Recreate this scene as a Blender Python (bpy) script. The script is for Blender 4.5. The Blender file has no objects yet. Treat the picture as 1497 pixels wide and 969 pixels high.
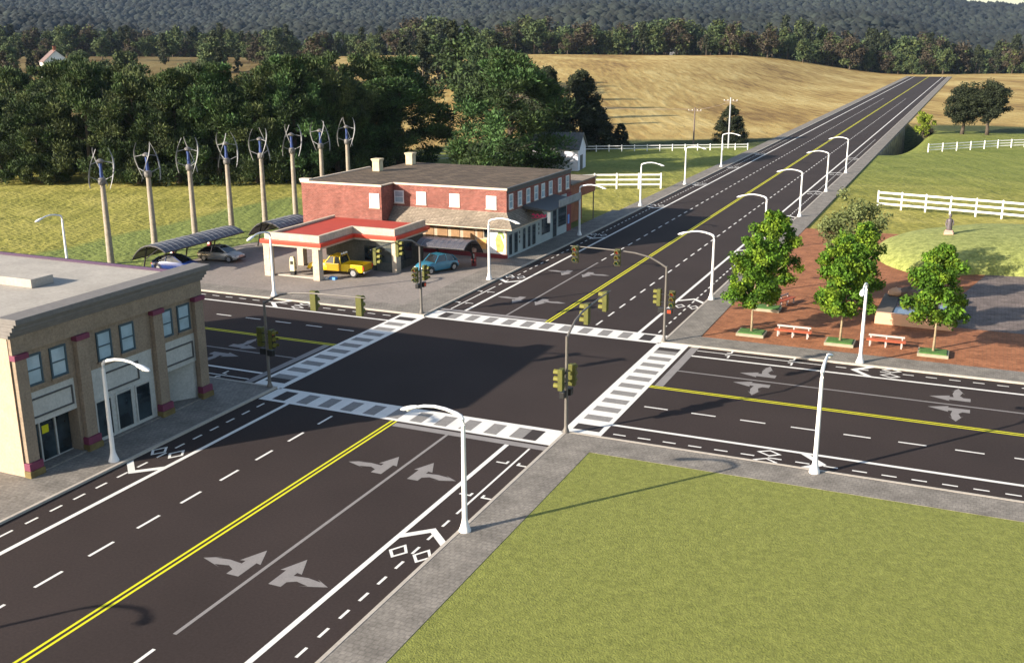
import bpy, math, random
import numpy as np
from math import sin, cos, pi, radians as RAD
random.seed(7); NP = np.random.default_rng(7)
SC = bpy.context.scene
COL = SC.collection

# ------------------------------------------------------------------ materials
MATS = {}
def nd(nt, t, **kw):
    n = nt.nodes.new(t)
    for k, v in kw.items(): setattr(n, k, v)
    return n
def mat(name, col, rough=.8, var=.12, scale=3.0, bump=.0, bscale=30., metal=0., spec=.4, col2=None, coords='Object', detail=6, fine=0., fscale=40., trans=0., stretch=None, emit=0., island=0.):
    if name in MATS: return MATS[name]
    m = bpy.data.materials.new(name); m.use_nodes = True; nt = m.node_tree; L = nt.links
    b = nt.nodes['Principled BSDF']; b.inputs['Roughness'].default_value = rough
    b.inputs['Metallic'].default_value = metal; b.inputs['Specular IOR Level'].default_value = spec
    if emit: b.inputs['Emission Color'].default_value = (*col, 1); b.inputs['Emission Strength'].default_value = emit
    tc = nd(nt, 'ShaderNodeTexCoord'); src = tc.outputs['Object']
    if coords == 'World':
        g = nd(nt, 'ShaderNodeNewGeometry'); src = g.outputs['Position']
    if stretch:
        mp = nd(nt, 'ShaderNodeMapping'); mp.inputs['Scale'].default_value = stretch; L.new(src, mp.inputs[0]); src = mp.outputs[0]
    nz = nd(nt, 'ShaderNodeTexNoise'); nz.inputs['Scale'].default_value = scale; nz.inputs['Detail'].default_value = detail; L.new(src, nz.inputs[0])
    rp = nd(nt, 'ShaderNodeValToRGB'); rp.color_ramp.elements[0].position = .3; rp.color_ramp.elements[1].position = .7
    c1 = [max(0, c*(1-var)) for c in col]; c2 = list(col2) if col2 else [min(1, c*(1+var)) for c in col]
    rp.color_ramp.elements[0].color = (*c1, 1); rp.color_ramp.elements[1].color = (*c2, 1)
    L.new(nz.outputs[0], rp.inputs[0]); out = rp.outputs[0]
    if fine:
        n2 = nd(nt, 'ShaderNodeTexNoise'); n2.inputs['Scale'].default_value = fscale; n2.inputs['Detail'].default_value = 4; L.new(src, n2.inputs[0])
        mr = nd(nt, 'ShaderNodeMapRange'); mr.inputs['From Min'].default_value = .3; mr.inputs['From Max'].default_value = .7
        mr.inputs['To Min'].default_value = 1-fine; mr.inputs['To Max'].default_value = 1+fine; L.new(n2.outputs[0], mr.inputs[0])
        vm = nd(nt, 'ShaderNodeVectorMath', operation='SCALE'); L.new(out, vm.inputs[0]); L.new(mr.outputs[0], vm.inputs['Scale']); out = vm.outputs[0]
    if island:
        g2 = nd(nt, 'ShaderNodeNewGeometry'); mr = nd(nt, 'ShaderNodeMapRange')
        mr.inputs['To Min'].default_value = 1-island; mr.inputs['To Max'].default_value = 1+island; L.new(g2.outputs['Random Per Island'], mr.inputs[0])
        vm = nd(nt, 'ShaderNodeVectorMath', operation='SCALE'); L.new(out, vm.inputs[0]); L.new(mr.outputs[0], vm.inputs['Scale']); out = vm.outputs[0]
    L.new(out, b.inputs['Base Color'])
    if bump:
        n3 = nd(nt, 'ShaderNodeTexNoise'); n3.inputs['Scale'].default_value = bscale; n3.inputs['Detail'].default_value = 5; L.new(src, n3.inputs[0])
        bp = nd(nt, 'ShaderNodeBump'); bp.inputs['Strength'].default_value = bump; bp.inputs['Distance'].default_value = .05
        L.new(n3.outputs[0], bp.inputs['Height']); L.new(bp.outputs[0], b.inputs['Normal'])
    if trans:
        tr = nd(nt, 'ShaderNodeBsdfTranslucent'); L.new(out, tr.inputs[0]); mx = nd(nt, 'ShaderNodeMixShader'); mx.inputs[0].default_value = trans
        L.new(b.outputs[0], mx.inputs[1]); L.new(tr.outputs[0], mx.inputs[2]); L.new(mx.outputs[0], nt.nodes['Material Output'].inputs[0])
    MATS[name] = m; return m

def brick_mat(name, c1, c2, mortar, w=.24, h=.08, flat=False, rough=.85, ms=.012):
    m = bpy.data.materials.new(name); m.use_nodes = True; nt = m.node_tree; L = nt.links; b = nt.nodes['Principled BSDF']
    b.inputs['Roughness'].default_value = rough; b.inputs['Specular IOR Level'].default_value = .15
    g = nd(nt, 'ShaderNodeNewGeometry'); sp = nd(nt, 'ShaderNodeSeparateXYZ'); L.new(g.outputs['Position'], sp.inputs[0])
    cb = nd(nt, 'ShaderNodeCombineXYZ')
    if flat: L.new(sp.outputs[0], cb.inputs[0]); L.new(sp.outputs[1], cb.inputs[1])
    else:
        ad = nd(nt, 'ShaderNodeMath', operation='ADD'); L.new(sp.outputs[0], ad.inputs[0]); L.new(sp.outputs[1], ad.inputs[1])
        L.new(ad.outputs[0], cb.inputs[0]); L.new(sp.outputs[2], cb.inputs[1])
    bt = nd(nt, 'ShaderNodeTexBrick'); L.new(cb.outputs[0], bt.inputs[0]); bt.inputs['Scale'].default_value = 1
    bt.inputs['Brick Width'].default_value = w; bt.inputs['Row Height'].default_value = h; bt.inputs['Mortar Size'].default_value = ms
    bt.inputs['Color1'].default_value = (*c1, 1); bt.inputs['Color2'].default_value = (*c2, 1); bt.inputs['Mortar'].default_value = (*mortar, 1)
    nz = nd(nt, 'ShaderNodeTexNoise'); nz.inputs['Scale'].default_value = .9; nz.inputs['Detail'].default_value = 8; L.new(g.outputs['Position'], nz.inputs[0])
    mr = nd(nt, 'ShaderNodeMapRange'); mr.inputs['From Min'].default_value = .3; mr.inputs['From Max'].default_value = .7; mr.inputs['To Min'].default_value = .78; mr.inputs['To Max'].default_value = 1.2
    L.new(nz.outputs[0], mr.inputs[0]); vm = nd(nt, 'ShaderNodeVectorMath', operation='SCALE'); L.new(bt.outputs[0], vm.inputs[0]); L.new(mr.outputs[0], vm.inputs['Scale'])
    n2 = nd(nt, 'ShaderNodeTexNoise'); n2.inputs['Scale'].default_value = 7; n2.inputs['Detail'].default_value = 3; L.new(g.outputs['Position'], n2.inputs[0])
    m2 = nd(nt, 'ShaderNodeMapRange'); m2.inputs['From Min'].default_value = .3; m2.inputs['From Max'].default_value = .7; m2.inputs['To Min'].default_value = .82; m2.inputs['To Max'].default_value = 1.18
    L.new(n2.outputs[0], m2.inputs[0]); v2 = nd(nt, 'ShaderNodeVectorMath', operation='SCALE'); L.new(vm.outputs[0], v2.inputs[0]); L.new(m2.outputs[0], v2.inputs['Scale'])
    L.new(v2.outputs[0], b.inputs['Base Color'])
    bp = nd(nt, 'ShaderNodeBump'); bp.inputs['Strength'].default_value = .3; bp.inputs['Distance'].default_value = .01; L.new(bt.outputs[1], bp.inputs['Height']); bp.invert = True
    L.new(bp.outputs[0], b.inputs['Normal'])
    MATS[name] = m; return m

M = {}
M['asphalt'] = mat('asphalt', (.037,.0265,.024), .95, .13, .16, .25, 60, spec=.2, coords='World', fine=.16, fscale=9)
M['white'] = mat('road_paint_white', (.72,.69,.64), .75, .05, 1.5, coords='World', fine=.07, fscale=12)
M['grey'] = mat('road_paint_grey', (.235,.215,.205), .8, .07, 1.5, coords='World', fine=.08, fscale=12)
M['yellow'] = mat('road_paint_yellow', (.64,.60,.008), .7, .07, 1.5, coords='World', fine=.06, fscale=10)
M['patch'] = mat('crosswalk_grey_block', (.225,.210,.195), .85, .08, 2.5, coords='World', fine=.12, fscale=10)
M['darkpatch'] = mat('crosswalk_dark_block', (.034,.026,.024), .9, .08, 2.5, coords='World', fine=.1, fscale=10)
M['kerb'] = mat('kerb_stone', (.43,.38,.32), .85, .08, 1.2, coords='World', fine=.1, fscale=8)
M['lawn'] = mat('lawn_grass', (.175,.188,.034), .95, .08, 2.2, .7, 14, coords='World', fine=.22, fscale=7, col2=(.205,.215,.044))
M['plank'] = mat('timber_red', (.42,.09,.035), .6, .12, 6)
M['silverwood'] = mat('timber_weathered', (.42,.34,.32), .7, .08, 6)
M['lamp'] = mat('lamp_white_paint', (.78,.77,.75), .35, .04, 2)
M['pole'] = mat('signal_pole_grey', (.15,.135,.12), .5, .08, 4, metal=.2)
M['sigyel'] = mat('signal_housing_olive', (.085,.085,.012), .6, .15, 6)
M['visor'] = mat('signal_visor_yellow', (.15,.14,.018), .6, .1, 6)
M['black'] = mat('black_plastic', (.012,.012,.012), .5, .1, 6)
M['tan'] = mat('tan_stucco', (.27,.205,.145), .9, .12, 1.2, .25, 20, coords='World', fine=.16, fscale=9)
M['wallwhite'] = mat('pale_stucco', (.47,.46,.42), .9, .08, 1.2, .2, 20, coords='World', fine=.12, fscale=9)
M['cream'] = mat('cream_render', (.42,.33,.235), .85, .07, 1.5, coords='World', fine=.1, fscale=8)
M['magenta'] = mat('maroon_trim', (.17,.035,.07), .7, .12, 3)
M['plinth'] = mat('brown_plinth', (.17,.11,.045), .85, .3, 2.5, col2=(.20,.15,.05))
M['cornice'] = mat('cornice_grey', (.17,.155,.145), .8, .1, 3, coords='World', fine=.1)
M['roofpale'] = mat('pale_roof_gravel', (.37,.335,.29), .95, .10, .5, .2, 30, coords='World', fine=.1, fscale=6)
M['purple'] = mat('dark_purple_coping', (.05,.02,.06), .6, .1, 3)
M['frameblue'] = mat('dark_blue_frame', (.045,.08,.10), .5, .1, 5)
M['framegrey'] = mat('dark_grey_frame', (.07,.07,.07), .6, .1, 5)
M['glass'] = mat('window_glass', (.36,.47,.52), .12, .18, 1.3, spec=.7, coords='World')
M['glassdark'] = mat('dark_window_glass', (.012,.018,.022), .08, .5, 1.1, spec=.8, coords='World', col2=(.04,.06,.07))
M['glassblind'] = mat('window_with_white_blind', (.36,.39,.44), .2, .12, 2.0, spec=.6, coords='World')
M['whiteframe'] = mat('white_window_frame', (.75,.74,.72), .5, .04, 3)
M['shingle'] = brick_mat('brown_shingles', (.165,.122,.086), (.095,.072,.053), (.055,.044,.034), .8, .45, flat=True, ms=.03)
M['shingletan'] = brick_mat('tan_shingles', (.30,.245,.185), (.21,.17,.13), (.12,.10,.08), .35, .12, ms=.02)
M['brick'] = brick_mat('red_brick_wall', (.26,.082,.062), (.165,.048,.038), (.27,.17,.14), .3, .12)
M['brickorange'] = brick_mat('orange_brick_wall', (.34,.10,.045), (.29,.085,.04), (.26,.16,.11))
M['coping'] = mat('cream_coping', (.62,.50,.38), .8, .06, 2)
M['chimney'] = mat('cream_chimney_stone', (.56,.46,.30), .9, .14, 2.5, .3, 12, fine=.12)
M['redroof'] = mat('red_roof_membrane', (.40,.048,.028), .8, .08, .8, coords='World', fine=.07, fscale=8)
M['redband'] = mat('red_enamel_band', (.58,.045,.02), .45, .05, 2)
M['stonecream'] = mat('cream_stone_parapet', (.47,.39,.30), .9, .1, 1.4, .3, 14, coords='World', fine=.16, fscale=7)
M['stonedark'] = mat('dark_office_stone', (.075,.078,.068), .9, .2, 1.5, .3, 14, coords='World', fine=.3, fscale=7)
M['solar'] = mat('solar_panel', (.085,.08,.09), .35, .2, 6, spec=.6, fine=.35, fscale=14)
M['darkmetal'] = mat('dark_metal', (.035,.033,.033), .5, .1, 6, metal=.4)
M['turbpole'] = mat('turbine_pole_concrete', (.29,.245,.195), .85, .14, 1.5, .2, 16, fine=.1, fscale=6)
M['turbgrey'] = mat('turbine_grey_metal', (.15,.14,.135), .55, .12, 5, metal=.15)
M['blade'] = mat('turbine_blade_grey', (.20,.20,.205), .45, .12, 4)
M['blue'] = mat('turbine_blue_core', (.03,.06,.20), .5, .12, 4)
M['fence'] = mat('white_fence_paint', (.80,.79,.76), .55, .04, 2)
M['barnwall'] = mat('barn_white_siding', (.70,.68,.76), .7, .05, .8)
M['barnroof'] = mat('barn_metal_roof', (.13,.13,.125), .5, .15, 1.2)
M['bark'] = mat('bark_brown', (.085,.065,.048), .95, .3, 3, .6, 12)
M['barkpale'] = mat('bark_pale', (.30,.23,.14), .9, .3, 5, .3, 14)
M['water'] = mat('basin_water', (.14,.16,.185), .08, .06, 1.0, .04, 3, spec=.9)
M['basin'] = mat('basin_peach_stone', (.66,.40,.25), .85, .08, 2, .2, 16, fine=.1)
M['basindark'] = mat('basin_dark_stone', (.15,.12,.09), .8, .15, 3)
M['rock'] = mat('garden_rock', (.14,.10,.07), .9, .3, 3, .6, 6)
M['planter'] = mat('planter_edge', (.30,.27,.19), .85, .1, 4)
M['turf'] = mat('planter_turf', (.075,.165,.035), .95, .2, 3, .7, 24, fine=.22, fscale=14)
M['mound'] = mat('mound_grass', (.20,.225,.05), .95, .2, 1.6, .9, 9, coords='World', fine=.3, fscale=5, col2=(.31,.33,.095))
M['tyre'] = mat('tyre_rubber', (.015,.015,.015), .85, .1, 10)
M['rim'] = mat('wheel_rim', (.42,.42,.43), .35, .1, 6, metal=.6)
M['carglass'] = mat('car_glass', (.015,.018,.02), .06, .2, 3, spec=.9)
M['carblue'] = mat('car_paint_blue', (.008,.028,.14), .22, .06, 2, spec=.7)
M['carsilver'] = mat('car_paint_silver', (.36,.35,.33), .25, .08, 2, spec=.7, metal=.35)
M['carteal'] = mat('car_paint_light_blue', (.035,.17,.26), .25, .08, 2, spec=.7)
M['caryellow'] = mat('truck_paint_yellow', (.83,.55,.005), .28, .05, 2, spec=.6)
M['cargold'] = mat('truck_trim_ochre', (.42,.24,.01), .35, .08, 2)
M['chrome'] = mat('bumper_chrome', (.5,.5,.5), .2, .1, 4, metal=.9)
M['lightred'] = mat('tail_light_red', (.6,.03,.02), .3, .05, 4)
M['lightwhite'] = mat('lamp_lens', (.8,.8,.75), .15, .05, 4)
M['amber'] = mat('lens_amber', (.30,.13,.02), .3, .1, 5)
M['greenlens'] = mat('lens_green', (.02,.16,.08), .3, .1, 5)
M['redlens'] = mat('lens_red_lit', (.45,.05,.02), .3, .02, 5, emit=.12)
M['reddark'] = mat('dark_red_base', (.20,.03,.03), .7, .1, 3)
M['mural'] = mat('mural_orange', (.75,.30,.06), .7, .2, 2.5, col2=(.85,.45,.15))
M['muralgreen'] = mat('mural_leaf_green', (.20,.26,.08), .7, .2, 3)
M['brownpanel'] = mat('brown_shop_panel', (.28,.16,.075), .75, .2, 3)
M['shopgrey'] = mat('shopfront_blue_grey', (.36,.40,.40), .8, .08, 1.0, coords='World', fine=.06)
M['awngrey'] = mat('awning_sign_grey', (.27,.28,.28), .8, .18, 1.6, coords='World')
M['signred'] = mat('sign_red', (.62,.05,.13), .5, .08, 3)
M['signwhite'] = mat('sign_white', (.9,.88,.82), .4, .03, 3)
M['plastic_white'] = mat('pump_white', (.62,.55,.36), .5, .08, 3)
M['bagblue'] = mat('crate_blue', (.10,.28,.62), .5, .1, 6)
M['stonewall'] = mat('abutment_stone', (.20,.17,.11), .95, .4, .8, 1., 2.5, coords='World', fine=.3, fscale=1.5)
M['wood'] = mat('weathered_pole_wood', (.17,.13,.11), .9, .2, 3)
M['steel'] = mat('lattice_steel', (.40,.40,.42), .6, .1, 3)
M['housebrick'] = mat('house_brick', (.26,.10,.06), .9, .15, 1)
M['houseroof'] = mat('house_roof', (.16,.11,.10), .9, .15, 1)
M['statue'] = mat('statue_bronze', (.13,.11,.12), .5, .2, 5, metal=.3)
M['pink'] = mat('statue_pink_stone', (.48,.30,.24), .9, .12, 3)

def paver(name, c1, c2, mor, w, h, fine=.1):
    return brick_mat(name, c1, c2, mor, w, h, flat=True, ms=.02)
M['side'] = paver('pavement_pavers', (.238,.212,.183), (.205,.183,.158), (.175,.158,.136), .24, .24)
M['lot'] = mat('forecourt_concrete', (.240,.206,.180), .92, .10, .35, .3, 30, coords='World', fine=.16, fscale=5)
M['redpave'] = paver('red_brick_paving', (.37,.150,.070), (.27,.105,.050), (.22,.11,.06), .5, .25)
M['darkpave'] = paver('dark_brick_paving', (.21,.165,.145), (.155,.125,.11), (.11,.09,.08), .5, .25)

def leaf_mat(name, c, c2, isl=.35, tr=.18, sc=.35):
    return mat(name, c, .75, .3, sc, col2=c2, trans=tr, island=isl, spec=.25, detail=3)
M['leafpine'] = leaf_mat('foliage_dark_pine', (.016,.030,.010), (.060,.098,.028), .45, tr=.06)
M['leafpine2'] = leaf_mat('foliage_dark_olive', (.028,.042,.014), (.10,.125,.040), .45, tr=.06)
M['leafbright'] = leaf_mat('foliage_bright_pine', (.030,.065,.020), (.085,.165,.050), .45, tr=.08)
M['leafcedar'] = leaf_mat('foliage_cedar', (.018,.026,.012), (.038,.048,.020), tr=.06)
M['leafpark'] = leaf_mat('foliage_park', (.045,.120,.010), (.12,.235,.018), .4, .22, .9)
M['leafpark2'] = leaf_mat('foliage_park_light', (.10,.185,.012), (.21,.31,.022), .4, .22, .9)
M['leafolive'] = leaf_mat('foliage_olive', (.11,.14,.045), (.19,.22,.08), .35, .2, .8)
M['leafaut'] = leaf_mat('foliage_autumn_brown', (.038,.032,.020), (.080,.062,.038), tr=.1)
M['leafgrn'] = leaf_mat('foliage_mid_green', (.040,.065,.025), (.085,.12,.045), tr=.1)
M['leafivy'] = leaf_mat('foliage_ivy', (.16,.22,.02), (.30,.36,.04), tr=.25)

# ------------------------------------------------------------------ mesh builder
class MB:
    def __init__(s): s.v = []; s.f = []; s.m = []; s.cur = 0
    def add(s, vs, fs):
        b = len(s.v); s.v += [tuple(map(float, v)) for v in vs]
        for f in fs: s.f.append([b+i for i in f]); s.m.append(s.cur)
        return s
    def box(s, x0, x1, y0, y1, z0, z1):
        vs = [(x0,y0,z0),(x1,y0,z0),(x1,y1,z0),(x0,y1,z0),(x0,y0,z1),(x1,y0,z1),(x1,y1,z1),(x0,y1,z1)]
        return s.add(vs, [(0,3,2,1),(4,5,6,7),(0,1,5,4),(1,2,6,5),(2,3,7,6),(3,0,4,7)])
    def prism(s, poly, z0, z1, top=True, bottom=True):
        n = len(poly); vs = [(x,y,z0) for x,y in poly]+[(x,y,z1) for x,y in poly]
        fs = [(i,(i+1)%n,n+(i+1)%n,n+i) for i in range(n)]
        if top: fs.append(tuple(range(n,2*n)))
        if bottom: fs.append(tuple(reversed(range(n))))
        return s.add(vs, fs)
    def flat(s, poly, z): return s.add([(x,y,z) for x,y in poly], [tuple(range(len(poly)))])
    def ext(s, poly3, vec):
        n = len(poly3); vs = list(poly3)+[(p[0]+vec[0],p[1]+vec[1],p[2]+vec[2]) for p in poly3]
        return s.add(vs, [(i,(i+1)%n,n+(i+1)%n,n+i) for i in range(n)]+[tuple(range(n,2*n)), tuple(reversed(range(n)))])
    def tube(s, pts, rad, n=8, cap=True, flatten=None):
        pts = [np.array(p, float) for p in pts]; k = len(pts)
        if not hasattr(rad, '__len__'): rad = [rad]*k
        rings = []; up = np.array([0,0,1.])
        for i, p in enumerate(pts):
            t = pts[min(i+1,k-1)]-pts[max(i-1,0)]; t /= (np.linalg.norm(t)+1e-9)
            a = np.cross(t, up)
            if np.linalg.norm(a) < .15: a = np.cross(t, np.array([0,1.,0]))
            a /= np.linalg.norm(a); b = np.cross(t, a)
            fa, fb = flatten if flatten else (1, 1)
            rings.append([tuple(p+rad[i]*(fa*cos(2*pi*j/n)*a+fb*sin(2*pi*j/n)*b)) for j in range(n)])
        vs = [v for r in rings for v in r]; fs = []
        for i in range(k-1):
            for j in range(n): fs.append((i*n+j, (i+1)*n+j, (i+1)*n+(j+1)%n, i*n+(j+1)%n))
        if cap: fs += [tuple(range(n)), tuple(reversed(range((k-1)*n, k*n)))]
        return s.add(vs, fs)
    def lathe(s, prof, c=(0,0), n=12):
        vs = [(c[0]+r*cos(2*pi*j/n), c[1]+r*sin(2*pi*j/n), z) for r, z in prof for j in range(n)]; k = len(prof); fs = []
        for i in range(k-1):
            for j in range(n): fs.append((i*n+j, i*n+(j+1)%n, (i+1)*n+(j+1)%n, (i+1)*n+j))
        fs += [tuple(reversed(range(n))), tuple(range((k-1)*n, k*n))]
        return s.add(vs, fs)
    def wheel(s, c, r, w, n=18, axis='y'):
        vs = []
        for yy, rr in ((-w/2, r*.93), (-w/2+.03, r), (w/2-.03, r), (w/2, r*.93)):
            for j in range(n):
                a = 2*pi*j/n
                vs.append((c[0]+rr*cos(a), c[1]+yy, c[2]+rr*sin(a)) if axis == 'y' else (c[0]+yy, c[1]+rr*cos(a), c[2]+rr*sin(a)))
        fs = []
        for i in range(3):
            for j in range(n): fs.append((i*n+j, (i+1)*n+j, (i+1)*n+(j+1)%n, i*n+(j+1)%n))
        fs += [tuple(range(n)), tuple(reversed(range(3*n,4*n)))]
        return s.add(vs, fs)
    def mesh(s, name, mats, smooth=False):
        me = bpy.data.meshes.new(name); me.from_pydata(s.v, [], s.f)
        mats = mats if isinstance(mats, (list, tuple)) else [mats]
        for m in mats: me.materials.append(M[m] if isinstance(m, str) else m)
        me.polygons.foreach_set('material_index', s.m)
        if smooth: me.polygons.foreach_set('use_smooth', [True]*len(me.polygons))
        me.update(); return me
    def build(s, name, mats, parent=None, smooth=False, bevel=0., kind=None, loc=None, rz=0., fix=True):
        me = s.mesh(name, mats, smooth)
        if fix:
            import bmesh
            bm = bmesh.new(); bm.from_mesh(me); bmesh.ops.recalc_face_normals(bm, faces=bm.faces); bm.to_mesh(me); bm.free()
        o = bpy.data.objects.new(name, me); COL.objects.link(o)
        if parent: o.parent = parent
        if loc is not None: o.location = loc
        if rz: o.rotation_euler = (0,0,rz)
        if kind: o['kind'] = kind
        if bevel:
            b = o.modifiers.new('Bevel', 'BEVEL'); b.width = bevel; b.segments = 2; b.limit_method = 'ANGLE'; b.angle_limit = RAD(40)
        if smooth and hasattr(me, 'set_sharp_from_angle'): me.set_sharp_from_angle(angle=RAD(45))
        return o
def tag(o, label, cat, group=None):
    o['label'] = label; o['category'] = cat
    if group: o['group'] = group
    return o
def thing(name, label, cat, loc=(0,0,0), rz=0., group=None):
    o = bpy.data.objects.new(name, None); COL.objects.link(o); o.location = loc; o.rotation_euler = (0,0,rz); o.empty_display_size = .3
    return tag(o, label, cat, group)
def copy_tree(o, parent=None):
    kids = [c for c in bpy.data.objects if c.parent == o]
    c = o.copy(); COL.objects.link(c); c.parent = parent
    for ch in kids: copy_tree(ch, c)
    return c
def dup(root, loc, rz, label, group=None, scale=None):
    r = copy_tree(root); r.location = loc; r.rotation_euler = (0,0,rz); r['label'] = label
    if group: r['group'] = group
    if scale is not None: r.scale = (scale,)*3 if not hasattr(scale,'__len__') else scale
    return r

# ------------------------------------------------------------------ camera
CAM = np.array([27.52, -57.18, 20.0])
r_ = np.array([0.91428401, 0.40505117, -0.00427779]); u_ = np.array([-0.1058188, 0.24902203, 0.96269954]); w_ = np.array([-0.39100784, 0.87972813, -0.27053889])
from mathutils import Matrix
cd = bpy.data.cameras.new('camera'); co = bpy.data.objects.new('camera', cd); COL.objects.link(co)
co.matrix_world = Matrix(((r_[0],u_[0],-w_[0],CAM[0]),(r_[1],u_[1],-w_[1],CAM[1]),(r_[2],u_[2],-w_[2],CAM[2]),(0,0,0,1)))
cd.sensor_fit = 'HORIZONTAL'; cd.sensor_width = 36; cd.lens = 36*1517.78/1497; cd.clip_start = .5; cd.clip_end = 9000
SC.camera = co

# ------------------------------------------------------------------ terrain
def ss(t): t = np.clip(t, 0, 1); return t*t*(3-2*t)
def depth(x, y): return (x-CAM[0])*w_[0]+(y-CAM[1])*w_[1]
def terr(x, y):
    x = np.asarray(x, float); y = np.asarray(y, float); d = depth(x, y)
    lat = (x-CAM[0])*r_[0]+(y-CAM[1])*r_[1]
    z = -.07+0*x
    z = z + 11.5*ss((-13-x)/95)*ss((d-175)/360)
    z = z + .5*np.sin(x*.021+y*.013)*ss((d-200)/150)*ss((-20-x)/80)
    und = .45*np.sin(x*.09+1.)*np.sin(y*.07)*ss((x-34)/25)*ss((y-60)/30)
    z = z + und
    az = lat/np.maximum(d, 1)
    z = z - 7*ss((d-585)/90)
    z = z + (34+9*np.sin(az*9+.5)+5*np.sin(az*23))*ss((d-760)/560)
    z = z + (68+2*np.sin(az*6+2.2)+5*np.sin(az*17+1))*ss((d-1500)/900)
    # hollow beside the raised carriageway
    hol = np.where(y < 200, (y-139)*.098, 5.9*(1-ss((y-200)/16)))
    hol = np.clip(hol, 0, 6.2)*ss((x-11.2)/.25)*(1-ss((x-12.8)/6.2))
    return z - np.where((x > 11), hol, 0)
def axis(parts):
    out = []
    for a, b, st in parts: out += list(np.arange(a, b, st))
    return np.array(out+[parts[-1][1]])
gx = axis([(-2600,-700,60),(-700,-200,16),(-200,-60,6),(-60,11,2.5),(11.0,19,.5),(19,60,2.5),(60,300,12),(300,1500,60)])
gy = axis([(-160,-40,12),(-40,120,4),(120,138,3),(138,220,2),(220,700,9),(700,1200,25),(1200,3400,60)])
GX, GY = np.meshgrid(gx, gy); GZ = terr(GX, GY)
nx, ny = len(gx), len(gy)
me = bpy.data.meshes.new('ground'); vs = np.stack([GX, GY, GZ], -1).reshape(-1, 3)
ii = np.arange(nx*ny).reshape(ny, nx); q = np.stack([ii[:-1,:-1], ii[:-1,1:], ii[1:,1:], ii[1:,:-1]], -1).reshape(-1, 4)
me.from_pydata(vs.tolist(), [], q.tolist()); me.polygons.foreach_set('use_smooth', [True]*len(q)); me.update()
ground = bpy.data.objects.new('ground', me); COL.objects.link(ground); ground['kind'] = 'structure'

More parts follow.
